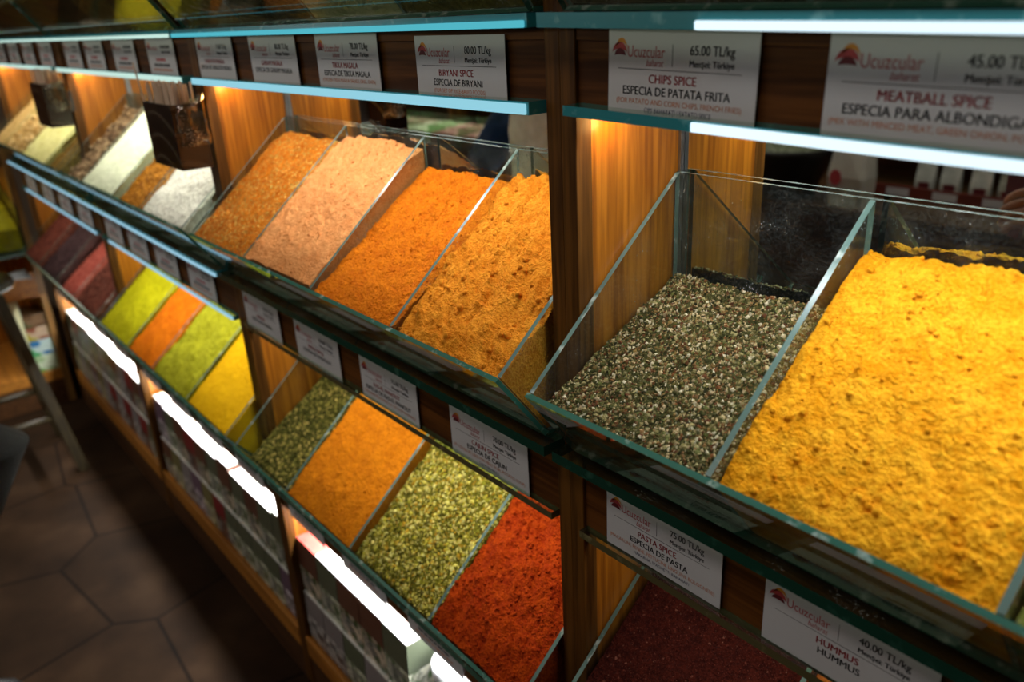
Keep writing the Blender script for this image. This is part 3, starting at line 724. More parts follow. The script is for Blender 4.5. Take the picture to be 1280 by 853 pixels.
heap(LOW, Z3, 2, 2, 'oregano', oregano_base, 'green yellow dried herb leaves left of the red powder', lf=.020, lb=.026, seed=63, rough=.0022, mound=.006, flakes=(10000, (.0011, .0046), OREG, (.15, .45)), res=1.0)
heap(LOW, Z3, 2, 3, 'paprika', paprika, 'brick red powder in the lower tray beside the dark posts', lf=.010, lb=.014, seed=64, rough=.003, mound=.008, lumps=.003, lump_n=24, ridge=.006, dents=((.35, .72, .16, .014),), res=2.2, grit=.0022, crumbs=(1400, .0005, .0032))
heap(LOW, Z3, 1, 0, 'spice_powder', acid_green, 'yellow green powder with a scooped hollow, left of the bright orange powder', lf=.010, lb=.014, seed=71, mound=.006, dents=((.62, .66, .22, .022),), res=1.3, ridge=.003)
heap(LOW, Z3, 1, 1, 'spice_powder', orange2, 'bright orange powder between two yellow green heaps', lf=.012, lb=.018, seed=72, mound=.005, dents=((.5, .65, .2, .010),), res=1.3, ridge=.003)
heap(LOW, Z3, 1, 2, 'spice_powder', olive_yel, 'pale olive yellow powder beside the pure yellow powder', lf=.012, lb=.012, seed=73, rough=.0025, mound=.008, dents=((.5, .55, .15, .016),(.6,.8,.12,.012)), res=1.3, ridge=.004)
heap(LOW, Z3, 1, 3, 'spice_powder', turmeric, 'pure yellow powder at the right end of the second bay', lf=.010, lb=.014, seed=74, rough=.0010, mound=.002, res=1.0)
heap(LOW, Z3, 0, 0, 'dried_flakes', dk_red, 'dark red brown flakes at the left end of the lower far tray', lf=.022, lb=.03, seed=81, rough=.003, res=.6, flakes=(1200, (.002, .005), [(0.10,0.022,0.014),(0.20,0.05,0.03),(0.06,0.015,0.01)], (.2, .6)))
heap(LOW, Z3, 0, 1, 'dried_flakes', dk_purple, 'dark purple grains left of the pink red grains', lf=.026, lb=.032, seed=82, rough=.003, res=.6, flakes=(1200, (.002, .004), [(0.03,0.016,0.016),(0.09,0.045,0.045),(0.05,0.02,0.02)], (.5, .9)))
heap(LOW, Z3, 0, 2, 'pink_grains', pink_red, 'pink red grains in the lower far tray', lf=.034, lb=.05, seed=83, rough=.002, res=.6, flakes=(1200, (.002, .004), [(0.50,0.10,0.07),(0.62,0.18,0.13),(0.38,0.06,0.04)], (.5, .9)))
heap(LOW, Z3, 0, 3, 'dried_berries', red_brown, 'reddish brown berries beside the yellow green powder', lf=.014, lb=.02, seed=84, rough=.003, res=.6, flakes=(900, (.002, .005), [(0.20,0.06,0.035),(0.32,0.12,0.08),(0.10,0.03,0.018)], (.5, .9)))
# topmost trays, only their fronts show along the top edge of the photo
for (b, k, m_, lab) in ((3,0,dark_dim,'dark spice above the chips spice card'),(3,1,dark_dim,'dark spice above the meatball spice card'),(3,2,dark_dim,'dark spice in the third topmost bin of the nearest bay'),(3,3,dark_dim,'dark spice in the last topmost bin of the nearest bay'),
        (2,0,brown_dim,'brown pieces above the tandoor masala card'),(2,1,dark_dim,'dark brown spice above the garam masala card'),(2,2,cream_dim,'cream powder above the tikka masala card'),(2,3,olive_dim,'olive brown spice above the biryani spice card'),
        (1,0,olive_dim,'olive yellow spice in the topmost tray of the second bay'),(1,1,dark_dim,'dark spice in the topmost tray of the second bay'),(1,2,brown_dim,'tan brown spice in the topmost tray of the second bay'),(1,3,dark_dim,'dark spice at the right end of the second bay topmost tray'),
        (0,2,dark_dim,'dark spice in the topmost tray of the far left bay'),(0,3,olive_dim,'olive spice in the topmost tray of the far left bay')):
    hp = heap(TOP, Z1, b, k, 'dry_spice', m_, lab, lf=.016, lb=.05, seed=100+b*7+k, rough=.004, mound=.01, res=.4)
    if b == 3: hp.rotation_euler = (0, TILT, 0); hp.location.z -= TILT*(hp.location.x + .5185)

# ------------------------------------------------------------------ price cards with lettering
def text_geo(s, size, sx=1.0, shear=0.0, align='LEFT', offset=0.0):
    cu = bpy.data.curves.new('t', 'FONT'); cu.body = s; cu.size = size; cu.align_x = align; cu.shear = shear
    cu.resolution_u = 3; cu.offset = offset
    ob = bpy.data.objects.new('t', cu); COL.objects.link(ob)
    bpy.context.view_layer.update()
    dg = bpy.context.evaluated_depsgraph_get()
    me = bpy.data.meshes.new_from_object(ob.evaluated_get(dg))
    vs = [(v.co.x*sx, v.co.y) for v in me.vertices]; fs = [tuple(p.vertices) for p in me.polygons]
    bpy.data.objects.remove(ob); bpy.data.curves.remove(cu); bpy.data.meshes.remove(me)
    return vs, fs
CW, CH = .150, .066
class Ink:
    def __init__(s): s.mb = MB()
    def text(s, t, x, y, size, sx=1.0, shear=0.0, align='LEFT', maxw=None, bold=0.0):
        vs, fs = text_geo(t, size, sx, shear, align, 0.0)
        if maxw and vs:
            wd = max(v[0] for v in vs)-min(v[0] for v in vs)
            if wd > maxw: vs = [(v[0]*maxw/wd, v[1]) for v in vs]
        for sh in ((0,) if not bold else (-.00022, .00022)):          # bold strokes: the letters set twice, a hair apart
            s.mb.add([(x+v[0]+sh, -.0009, y+v[1]+sh*.3) for v in vs], [tuple(f) for f in fs])
        return s
    def rect(s, x0, y0, x1, y1):
        s.mb.add([(x0,-.0009,y0),(x1,-.0009,y0),(x1,-.0009,y1),(x0,-.0009,y1)], [(0,1,2,3)]); return s
    def poly(s, pts):
        s.mb.add([(p[0], -.0009, p[1]) for p in pts], [tuple(range(len(pts)))]); return s
    def build(s, name, m, par): return s.mb.build(name, m, par)
def crescent(cx, cy, w, h, t):
    top = [(cx + w*math.cos(a), cy + h*math.sin(a)) for a in np.linspace(0, math.pi, 14)]
    bot = [(cx + w*math.cos(a), cy + (h-t)*math.sin(a)*.9 - .0) for a in np.linspace(math.pi, 0, 14)][1:-1]
    return top + bot
def card_base(e, seed):
    MB().box((0, -.0007, 0), (CW, 0, CH)).build('card', M['paper'], e)
    # sunrise mark: amber rim, red dome, maroon dome
    k = Ink(); k.poly(crescent(.0148, .0500, .0068, .0098, .0028)); k.build('logo_rim', M['ink_amber'], e)
    k = Ink(); k.poly(crescent(.0128, .0480, .0084, .0088, .0050)); k.build('logo_dome', M['ink_brand'], e)
    k = Ink(); k.poly(crescent(.0133, .0462, .0064, .0058, .0046)); k.build('logo_base', M['ink_maroon'], e)
LET = {}
def full_card(x, ztop, price, red, black, orange, blue, label, tilt=0.0, width=None):
    e = empty('price_card', (x, YF-.0005, H+ztop-CH), label, 'price card', 'price cards on the shelf boards')
    e.rotation_euler = (0, -tilt, 0)
    card_base(e, 0)
    k = Ink(); k.text('Ucuzcular', .0215, .0458, .0125, .80, maxw=.044); k.text('baharat', .042, .0395, .0075, .8, .35); k.build('brand_lettering', M['ink_brand'], e)
    k = Ink(); k.rect(.0695, .0400, .0700, .0560); k.rect(.011, .0368, .136, .0373); k.build('rule_lines', M['ink_grey'], e)
    k = Ink(); k.text(price + ' TL/kg', .108, .0488, .0098, .9, align='CENTER', bold=.00022, maxw=.056); k.text('Menşei: Türkiye', .108, .0405, .0068, .95, align='CENTER', bold=.00018, maxw=.058); k.build('price_lettering', M['ink_grey'], e)
    k = Ink(); k.text(red, .070, .0272, .0092, 1.0, align='CENTER', bold=.0001, maxw=.125); k.build('name_lettering', M['ink_red'], e)
    k = Ink(); k.text(black, .072, .0178, .0092, 1.0, align='CENTER', bold=.00022, maxw=.128); k.build('spanish_lettering', M['ink_grey'], e)
    if orange:
        k = Ink(); k.text(orange, .074, .0108, .0058, 1.0, align='CENTER', maxw=.138); k.build('note_lettering', M['ink_orange'], e)
    if blue:
        k = Ink(); k.text(blue, .076, .0050, .0048, 1.0, align='CENTER', maxw=.09); k.build('turkish_lettering', M['ink_blue'], e)
    if width: e.scale.x = width
    return e
T1, T2 = -.0165, -.4525
full_card(-.481, T1-.026*.06, '65.00', 'CHIPS SPICE', 'ESPECIA DE PATATA FRITA', '(FOR PATATO AND CORN CHIPS, FRENCH FRIES)', 'CIPS BAHARATI / PATATO SPICE', 'white price card reading CHIPS SPICE, 65.00 TL/kg', -TILT, .94)
full_card(-.289, T1-.026*.25, '45.00', 'MEATBALL SPICE', 'ESPECIA PARA ALBONDIGAS', '(MIX WITH MINCED MEAT, GREEN ONION, POTATO)', None, 'white price card reading MEATBALL SPICE, cut by the right edge', -TILT, .97)
full_card(-1.412, T1, '75.00', 'TANDOOR MASALA', 'ESPECIA DE TANDOOR MASALA', None, None, 'white price card reading TANDOOR MASALA')
full_card(-1.197, T1, '80.00', 'GARAM MASALA', 'ESPECIA DE GARAM MASALA', None, None, 'white price card reading GARAM MASALA')
full_card(-.989, T1, '78.00', 'TIKKA MASALA', 'ESPECIA DE TIKKA MASALA', '(CHICKEN TIKKA MASALA, SALADS, GRILL, OVEN)', None, 'white price card reading TIKKA MASALA, 78.00 TL/kg')
full_card(-.762, T1-.004, '80.00', 'BIRYANI SPICE', 'ESPECIA DE BIRYANI', '(FOR SET OF RICE-BASED FOODS)', 'BIRYANI BAHARATI', 'white price card reading BIRYANI SPICE, 80.00 TL/kg')
full_card(-.485, T2+.0055, '75.00', 'PASTA SPICE', 'ESPECIA DE PASTA', '(MACARONI, PENNE, FETTUCINI, LINGUINI, BOLOGNESE)', 'MAKARNA, SPAGHETTI BAHARATI', 'white price card reading PASTA SPICE, 75.00 TL/kg', 0.0, .94)
full_card(-.300, T2+.0045, '40.00', 'HUMMUS', 'HUMMUS', None, None, 'white price card reading HUMMUS, 40.00 TL/kg', 0.0, .96)
full_card(-1.412, T2, '70.00', 'HARISSA', 'ESPECIA DE HARISSA', None, None, 'white price card reading HARISSA, leftmost under the orange spices')
full_card(-1.199, T2, '100.00', 'SMOKE SPICE', 'ESPECIA DE AHUMADA', None, None, 'white price card reading SMOKE SPICE')
full_card(-.984, T2, '75.00', 'RAS-EL HANOUT', 'ESPECIA DE RAS-EL HANOUT', '(THE NAME MEANS HEAD OF THE SHOP IN ARABIC)', None, 'white price card reading RAS-EL HANOUT')
full_card(-.758, T2, '70.00', 'CAJUN SPICE', 'ESPECIA DE CAJUN', '(IT COULD BE USED FOR MEAT RUBS, POTATO, SOUP)', 'CAJUN BAHARATI', 'white price card reading CAJUN SPICE, 70.00 TL/kg')
# cards too blurred to read: brand, then lines of print
def far_card(label):
    e = empty('price_card', (0, YF-.0005, 0), label, 'price card', 'price cards on the shelf boards')
    card_base(e, 0)
    k = Ink(); k.text('Ucuzcular', .0215, .0458, .0125, .80, maxw=.044); k.build('brand_lettering', M['ink_brand'], e)
    r = random.Random(3)
    def words(y, h, xa, xb):
        k = Ink(); x = xa
        while x < xb-.008:
            wd = r.uniform(.006, .016); k.rect(x, y, min(x+wd, xb), y+h); x += wd+.0025
        return k
    words(.0495, .0052, .080, .135).build('price_print', M['ink_grey'], e)
    words(.0412, .0036, .082, .135).build('origin_print', M['ink_grey'], e)
    words(.0275, .0050, .045, .100).build('name_print', M['ink_red'], e)
    words(.0182, .0050, .030, .120).build('second_print', M['ink_grey'], e)
    words(.0110, .0030, .022, .130).build('note_print', M['ink_orange'], e)
    return e
proto = far_card('')
first = [True]
def place_far(x, zo, label):
    c = proto if first[0] else copy_tree(proto); first[0] = False
    c.location = (x, YF-.0005, H+zo-CH); c['label'] = label
place_ord = ['first', 'second', 'third', 'fourth']
for n_, x in enumerate((-2.352+.02, -2.133, -1.905, -1.675)): place_far(x, T1, '%s blurred price card from the left on the top board of the second bay' % place_ord[n_])
for n_, x in enumerate((-3.30, -3.075, -2.855, -2.625)): place_far(x, T1, '%s blurred price card from the left on the top board of the far left bay' % place_ord[n_])
for n_, x in enumerate((-2.353, -2.141, -1.930, -1.710)): place_far(x, T2+.004, '%s price card from the left under the white powders' % place_ord[n_])
for n_, x in enumerate((-3.40, -3.13, -2.89, -2.65)): place_far(x, T2+.004, '%s price card from the left on the middle board of the far left bay' % place_ord[n_])
for b in (0, 1, 2, 3):
    for n_, (a, c) in enumerate(bins(LOW, b)):
        place_far((a+c)/2-CW/2, -.858, 'shaded card below lower tray of the %s, %s from left' % (['far left bay','second bay','third bay','nearest bay'][b], place_ord[n_]))
place_far(-.09, T2, 'price card right of the hummus card, beyond the frame'); place_far(.12, T2, 'last price card on the middle board of the nearest bay')

# ------------------------------------------------------------------ packets in the cabinets
def mat_pack(name, top, mid, low, seed):
    """printed sachet front: coloured head band, picture with leaves below"""
    m, nt, out = new_mat(name)
    b = N(nt, 'ShaderNodeBsdfPrincipled'); b.inputs['Roughness'].default_value = 0.3
    tc = N(nt, 'ShaderNodeTexCoord'); sp = N(nt, 'ShaderNodeSeparateXYZ'); nt.links.new(tc.outputs['Object'], sp.inputs[0])
    no = N(nt, 'ShaderNodeTexNoise'); no.inputs['Scale'].default_value = 55; no.inputs['Detail'].default_value = 3
    mp = N(nt, 'ShaderNodeMapping'); mp.inputs['Location'].default_value = (seed*3.1, seed*1.7, 0); nt.links.new(tc.outputs['Object'], mp.inputs[0]); nt.links.new(mp.outputs[0], no.inputs['Vector'])
    r1 = ramp(nt, no.outputs['Fac'], [(0.40, low), (0.52, mid), (0.62, tuple(min(1, c*1.8+.04) for c in mid))])
    gt = N(nt, 'ShaderNodeMath', operation='GREATER_THAN'); gt.inputs[1].default_value = 0.070; nt.links.new(sp.outputs['Z'], gt.inputs[0])
    mc = N(nt, 'ShaderNodeMix', data_type='RGBA'); nt.links.new(gt.outputs[0], mc.inputs[0]); nt.links.new(r1.outputs[0], mc.inputs[6]); mc.inputs[7].default_value = (*top, 1)
    nt.links.new(mc.outputs[2], b.inputs['Base Color']); nt.links.new(b.outputs[0], out.inputs[0])
    return m
PACKM = [mat_pack('packet_brown', (0.13, 0.05, 0.03), (0.46, 0.38, 0.28), (0.05, 0.10, 0.02), 1),
         mat_pack('packet_green', (0.11, 0.13, 0.08), (0.42, 0.43, 0.32), (0.06, 0.13, 0.03), 2),
         mat_pack('packet_grey', (0.26, 0.23, 0.23), (0.42, 0.39, 0.37), (0.12, 0.10, 0.10), 3),
         mat_pack('packet_red', (0.24, 0.02, 0.025), (0.20, 0.10, 0.07), (0.06, 0.03, 0.02), 4),
         mat_pack('packet_plum', (0.16, 0.10, 0.15), (0.50, 0.43, 0.47), (0.10, 0.07, 0.10), 5),
         mat_pack('packet_olive', (0.20, 0.18, 0.07), (0.50, 0.46, 0.28), (0.12, 0.13, 0.04), 6)]
pack_top = mat_plain('packet_pale_top', (0.75, 0.74, 0.70), 0.35, var=.05)
pack_top_red = mat_plain('packet_red_top', (0.75, 0.10, 0.08), 0.35, var=.25, scale=30)
foil = mat_plain('silver_print', (0.30, 0.29, 0.28), 0.4, var=.2)
def packet(wd, hh, dp, mi, top=None):
    """flat bottomed sachet box: printed body, folded pale top, printed label panel"""
    e = empty('spice_packet')
    b = MB(); bx_, r = [], random.Random(mi)
    n = 6
    rows = []
    for q in range(n+1):
        t = q/n; bul = .004*math.sin(math.pi*t)
        rows.append([(-wd/2, -bul*0.6, hh*t), (wd/2, -bul*.6, hh*t), (wd/2, dp, hh*t), (-wd/2, dp, hh*t)])
    V = [p for rw in rows for p in rw]; F = []
    for q in range(n):
        for k in range(4):
            F.append((q*4+k, q*4+(k+1) % 4, (q+1)*4+(k+1) % 4, (q+1)*4+k))
    F.append((3, 2, 1, 0)); b.add(V, F); b.build('body', PACKM[mi], e)
    tp = MB(); tp.box((-wd/2, 0, hh), (wd/2, dp, hh+.003)).build('folded_top', top or pack_top, e)
    lb = MB()
    for q, (yy, a, c) in enumerate(((.42, -.32, .30), (.34, -.32, .12), (.27, -.32, .24), (.20, -.32, .02))):
        lb.add([(a*wd, -.0062, yy*hh), (c*wd, -.0062, yy*hh), (c*wd, -.0062, (yy+.035)*hh), (a*wd, -.0062, (yy+.035)*hh)], [(0,1,2,3)])
    lb.build('printed_text', foil, e)
    return e
PROT = {}
def put_packet(x, y, z, mi, wd, hh, dp, label, group, top=None):
    key = (mi, round(wd, 4), round(hh, 4), top is not None)
    if key not in PROT:
        PROT[key] = packet(wd, hh, dp, mi, top); e = PROT[key]
    else: e = copy_tree(PROT[key])
    e.location = (x, y, z); tag(e, label, 'packet', group)
    return e
zc = H - 1.2745
r = random.Random(5)
CABS = [(2, -1.4165, -.985, .0862), (1, -2.379, -1.458, .0835), (0, -3.478, -2.437, .0810)]
colname = ['brown', 'dark green', 'grey', 'red', 'plum', 'olive']
for (b, xa, xb, wd) in CABS:
    n = int((xb-xa)/wd); step = (xb-xa)/n
    for q in range(n):
        xc = xa + step*(q+.5)
        mi = [0, 1, 0, 0, 1][q % 5] if b == 2 else r.randrange(6)
        m2 = [2, 2, 1, 2, 2][q % 5] if b == 2 else r.randrange(6)
        put_packet(xc, YF+.0125, zc, m2, step-.003, .124, .105, '%s packet standing on the wooden base of the %s cabinet' % (colname[m2], ['far left', 'middle', 'right'][b]), 'packets in the bottom row of the %s cabinet' % ['far left', 'middle', 'right'][b])
        hh = .135 if b == 2 else .128 + r.choice((0, .006, .014))
        tp = pack_top_red if (b == 2 and q == 0) else None
        lab2 = '%s packet in the top row of the %s cabinet' % (colname[mi], ['far left', 'middle', 'right'][b])
        if tp: lab2 = 'packet with a red top at the left end of the right cabinet'
        put_packet(xc, YF+.015+r.uniform(0,.003), zc+.1275, mi, step-.003, hh, .098, lab2, 'packets in the top row of the %s cabinet' % ['far left', 'middle', 'right'][b], tp)
# jar with a white lid at the right end of the right cabinet, standing on a carton
jar_body = mat_plain('purple_label', (0.045, 0.03, 0.13), 0.3); jar_lid = mat_plain('white_plastic_lid', (0.85, 0.85, 0.88), 0.35, var=.02)
for q, (jx, lab) in enumerate(((-.915, 'white lidded jar with a purple label beside the packets'), (-.815, 'second white lidded purple jar, further right in the cabinet'), (-.715, 'last white lidded purple jar beside the dark posts'))):
    e = empty('jar', (jx, YF+.072, zc), lab, 'jar', 'white lidded jars')
    MB().lathe([(.040, 0), (.042, .004), (.042, .215), (.038, .222)], (0, 0, 0), 36).build('body', jar_body, e, smooth=True)
    MB().lathe([(.0435, .222), (.044, .226), (.044, .247), (.041, .251), (.036, .2505)], (0, 0, 0), 36).build('lid', jar_lid, e, smooth=True)
    k = MB(); k.lathe([(.0423, .07), (.0424, .08), (.0424, .16), (.0423, .17)], (0, 0, 0), 36); k.build('label_band', mat_plain('pale_label', (0.4, 0.38, 0.5), .5) if q == 0 else bpy.data.materials['pale_label'], e, smooth=True)

# ------------------------------------------------------------------ tasting stick holders hung on the posts
def mat_holder():
    m, nt, out = new_mat('dark_brown_printed_plastic')
    b = N(nt, 'ShaderNodeBsdfPrincipled'); b.inputs['Roughness'].default_value = 0.22
    tc = N(nt, 'ShaderNodeTexCoord'); wv = N(nt, 'ShaderNodeTexWave', wave_type='RINGS', rings_direction='SPHERICAL'); wv.inputs['Scale'].default_value = 9; wv.inputs['Distortion'].default_value = 1.2
    mp = N(nt, 'ShaderNodeMapping'); mp.inputs['Location'].default_value = (-.05, 0, .07); nt.links.new(tc.outputs['Object'], mp.inputs[0]); nt.links.new(mp.outputs[0], wv.inputs['Vector'])
    r_ = ramp(nt, wv.outputs['Fac'], [(0.0, (0.016, 0.008, 0.005)), (0.90, (0.020, 0.010, 0.006)), (0.97, (0.085, 0.06, 0.04))])
    nt.links.new(r_.outputs[0], b.inputs['Base Color']); nt.links.new(b.outputs[0], out.inputs[0])
    return m
holder_m = mat_holder()
stick_m = mat_wood('pale_stick_wood', (0.62, 0.42, 0.27), (0.82, 0.62, 0.44), .6, 'Z')
bag_m = mat_pane('clear_plastic_film', (0.90, 0.88, 0.80), 3.0, 0.10, (0.8, .75, .6))
for (hx, hz, post, lab) in ((-1.512, H-.218, 'third', 'dark holder full of wooden sticks on the post by the flecked orange spice'), (-2.455, H-.215, 'second', 'dark holder full of wooden sticks farther left, above the pale yellow powder')):
    e = empty('stick_holder', (hx, .425, hz), lab, 'stick holder', 'stick holders on the posts')
    W_, D_, H_ = .142, .052, .104
    b = MB()
    b.box((0, 0, 0), (W_, D_, .003)).box((0, 0, .003), (W_, .003, H_)).box((0, D_-.003, .003), (W_, D_, H_)).box((0, .003, .003), (.003, D_-.003, H_)).box((W_-.003, .003, .003), (W_, D_-.003, H_))
    b.build('box', holder_m, e, bevel=.0006)
    MB().box((W_*.42, D_, .03), (W_*.62, .0745, .08)).build('bracket', M['black'], e)
    # crumpled clear bag tucked over the right side
    g = MB(); rr = random.Random(9); nn = 7; V = []; F = []
    for a in range(nn):
        for c in range(nn):
            u, v = a/(nn-1), c/(nn-1)
            V.append((W_+.0015+.010*math.sin(math.pi*u)*rr.uniform(.5, 1.1), .006+(D_-.004)*u+rr.uniform(-.002, .002), .038+.062*v+.018*u*v))
    for a in range(nn-1):
        for c in range(nn-1):
            F.append((a*nn+c, a*nn+c+1, (a+1)*nn+c+1, (a+1)*nn+c))
    g.add(V, F); o = g.build('clear_bag', bag_m, e, smooth=True); sd = o.modifiers.new('solid', 'SOLIDIFY'); sd.thickness = .0006
    grp = 'wooden sticks in the %s holder' % ('nearer' if post == 'third' else 'farther')
    s0 = None; rr = random.Random(4)
    for a in range(13):
        for c in range(3):
            if s0 is None:
                m_ = MB(); m_.box((-.0032, -.0011, 0), (.0032, .0011, .128)); s0 = m_.build('wooden_stick', stick_m, None, bevel=.0008); s = s0
            else: s = s0.copy(); COL.objects.link(s)
            s.location = (hx+.009+a*.0103, .425+.010+c*.015+rr.uniform(-.002, .002), hz+.0035+rr.uniform(0, .007))
            s.rotation_euler = (rr.uniform(-.03, .03), rr.uniform(-.025, .025), rr.uniform(-.6, .6))
            tag(s, 'pale wooden stick in the %s dark stick holder' % ('nearer' if post == 'third' else 'farther'), 'stick', grp)
# one longer stick leaning out of the nearer holder
m_ = MB(); m_.box((-.0022, -.001, 0), (.0022, .001, .17)); s = m_.build('wooden_stick', stick_m, None, bevel=.0006)
s.location = (-1.497, .433, H-.2145); s.rotation_euler = (0, -.30, 0); tag(s, 'long wooden stick leaning out of the nearer holder', 'stick')

# ------------------------------------------------------------------ corner cabinet at the far left, facing along the aisle
e = empty('corner_cabinet', (-3.55, -.30, 0), 'wooden corner cabinet at the far left with a yellow spice bin', 'cabinet')
def E(x, y, z): return (x+3.55, y+.30, z)
def eb(mb, a, b): mb.box(E(*a), E(*b)); return mb
for (ya, yb) in ((.462, .482), (-.62, -.60)):
    eb(MB(), (-4.10, ya, 0), (-3.575, yb, 2.1)).build('side_panel', M['panel'], e)
    eb(MB(), (-3.575, ya-.004, 0), (-3.550, yb, 2.1)).build('post', mat_wood('mid_wood_post', (0.16, 0.075, 0.02), (0.34, 0.17, 0.05), .4) if ya > 0 else bpy.data.materials['mid_wood_post'], e)
eb(MB(), (-4.12, -.62, 0), (-4.10, .482, 2.1)).build('back_board', M['panel'], e)
for zz in (H-.765, H-.36, H+.05):
    eb(MB(), (-4.10, -.60, zz-.016), (-3.56, .462, zz)).build('shelf_board', M['board'], e)
    g = MB(); g.prism([E(-3.558, -.60, zz-.013), E(-3.50, -.60, zz-.013), E(-3.50, .462, zz-.013), E(-3.558, .462, zz-.013)], (0, 0, .012), 0, 1); g.build('glass_shelf', [M['pane_green'], M['edge_dark']], e)
eb(MB(), (-4.10, -.60, H-.445), (-3.565, .462, H-.377)).build('price_board', M['board'], e)
eb(MB(), (-3.57, -.60, H-.96), (-3.556, .462, H-.86)).build('price_board', M['lip'], e)
eb(MB(), (-4.10, -.60, H-1.315), (-3.556, .462, H-1.275)).build('cabinet_floor', M['lip'], e)
eb(MB(), (-3.575, -.60, 0), (-3.556, .462, H-1.316)).build('toe_board', M['toe'], e)
eb(MB(), (-3.95, .352, H-1.274), (-3.553, .372, H-.962)).build('partition', mat_plain('cream_board', (0.62, 0.60, 0.36), .5), e)
area_light('corner_cabinet_light', (-3.70, .2, H-.455), .4, .03, 0.6, (1, .95, .75), (0, .1, -1))
area_light('corner_cabinet_low_light', (-3.64, .0, H-.93), .03, .9, 1.1, (1, .95, .8), (-.1, 0, -1))
# its glass bin and the mustard yellow spice in it
g = empty('glass_bin', (-3.52, -.05, H-.764), 'green edged glass bin of yellow spice on the corner cabinet', 'glass bin')
def G(x, y, z): return (x+3.52, y+.05, z)
for nm, poly, d in (('front_pane', [(-3.535, .10, .001), (-3.535, .455, .001), (-3.500, .455, .17), (-3.500, .10, .17)], (-.005, 0, .001)),
                    ('back_pane', [(-4.04, .10, .001), (-4.04, .455, .001), (-4.04, .455, .30), (-4.04, .10, .30)], (.005, 0, 0)),
                    ('end_pane', [(-3.542, .45, .001), (-4.034, .45, .001), (-4.034, .45, .30), (-3.506, .45, .17)], (0, .005, 0)),
                    ('end_pane', [(-3.542, .10, .001), (-4.034, .10, .001), (-4.034, .10, .30), (-3.506, .10, .17)], (0, .005, 0))):
    mb = MB(); mb.prism([G(*p) for p in poly], d, 0, 1); mb.build(nm, [M['pane'], M['edge_dark']], g)
nu, nv = 40, 40
U, V = np.meshgrid(np.linspace(0, 1, nu), np.linspace(0, 1, nv))
Xh = -3.545 - .48*U; Yh = .108 + .338*V; Zh = .085 + .14*U + .006*fbm(Xh*20, Yh*20, 3)
VV = np.stack([Xh+3.75, Yh-.27, Zh], -1).reshape(-1, 3).tolist(); idx = np.arange(nu*nv).reshape(nv, nu)
FF = [tuple(q) for q in np.stack([idx[:-1, :-1], idx[1:, :-1], idx[1:, 1:], idx[:-1, 1:]], -1).reshape(-1, 4).tolist()]
for lp in (idx[0, :].tolist(), idx[:, -1].tolist(), idx[-1, ::-1].tolist(), idx[::-1, 0].tolist()):
    bs = len(VV)
    for k in lp: VV.append([VV[k][0], VV[k][1], .006])
    for a in range(len(lp)-1): FF.append((lp[a], lp[a+1], bs+a+1, bs+a))
mb = MB(); mb.add(VV, FF); o = mb.build('spice_powder', mustard); o.location = (-3.75, .27, H-.764); tag(o, 'mustard yellow spice in the corner bin at the left edge', 'spice', None, 'stuff')
# packets stacked flat in the corner cabinet
def flat_pack(z, hgt, ca, cb, cc, lab):
    m, nt, out = new_mat('packet_print'); b = N(nt, 'ShaderNodeBsdfPrincipled'); b.inputs['Roughness'].default_value = .3
    tc = N(nt, 'ShaderNodeTexCoord'); no = N(nt, 'ShaderNodeTexNoise'); no.inputs['Scale'].default_value = 13; no.inputs['Detail'].default_value = 1.5
    nt.links.new(tc.outputs['Object'], no.inputs['Vector']); r_ = ramp(nt, no.outputs['Fac'], [(.42, ca), (.5, cb), (.58, cc)])
    nt.links.new(r_.outputs[0], b.inputs['Base Color']); nt.links.new(b.outputs[0], out.inputs[0])
    e = empty('carton', (-3.57, .415, z), lab, 'carton', 'cartons stacked in the corner cabinet')
    MB().box((-.16, -.040, 0), (0, .042, hgt)).build('body', m, e, bevel=.002)
    MB().box((-.001, -.028, hgt*.25), (.0008, .030, hgt*.62)).build('label_panel', mat_plain('carton_label', cb, .4), e)
flat_pack(H-1.2745, .070, (.30, .42, .22), (.55, .62, .45), (.10, .30, .06), 'white and green carton at the bottom of the corner cabinet')
flat_pack(H-1.2035, .065, (.02, .14, .34), (.45, .55, .52), (.04, .30, .10), 'blue and white carton with a green edge in the corner cabinet')
flat_pack(H-1.1375, .055, (.22, .06, .03), (.45, .32, .22), (.35, .30, .02), 'red brown carton with yellow print above the blue carton')
flat_pack(H-1.0815, .050, (.10, .05, .02), (.18, .10, .05), (.08, .08, .03), 'brown carton on top of the stack in the corner cabinet')
# white folded sheet / bag between bin and cabinet
mb = MB(); rr = random.Random(2); nn = 8; V = []; F = []
for a in range(nn):
    for c in range(nn):
        V.append((.13*a/(nn-1), .30*c/(nn-1), .012+.012*math.sin(a*1.3+c)*rr.uniform(.4, 1)))
for a in range(nn-1):
    for c in range(nn-1): F.append((a*nn+c, (a+1)*nn+c, (a+1)*nn+c+1, a*nn+c+1))
mb.add(V, F); o = mb.build('white_bag', mat_plain('white_plastic_bag', (.62, .62, .66), .4, var=.1), None, smooth=True); o.location = (-3.552, .12, H-.855)
sd = o.modifiers.new('solid', 'SOLIDIFY'); sd.thickness = .002
tag(o, 'crumpled white plastic bag below the yellow corner bin', 'bag')
o.location = (-3.552, .13, H-.858)

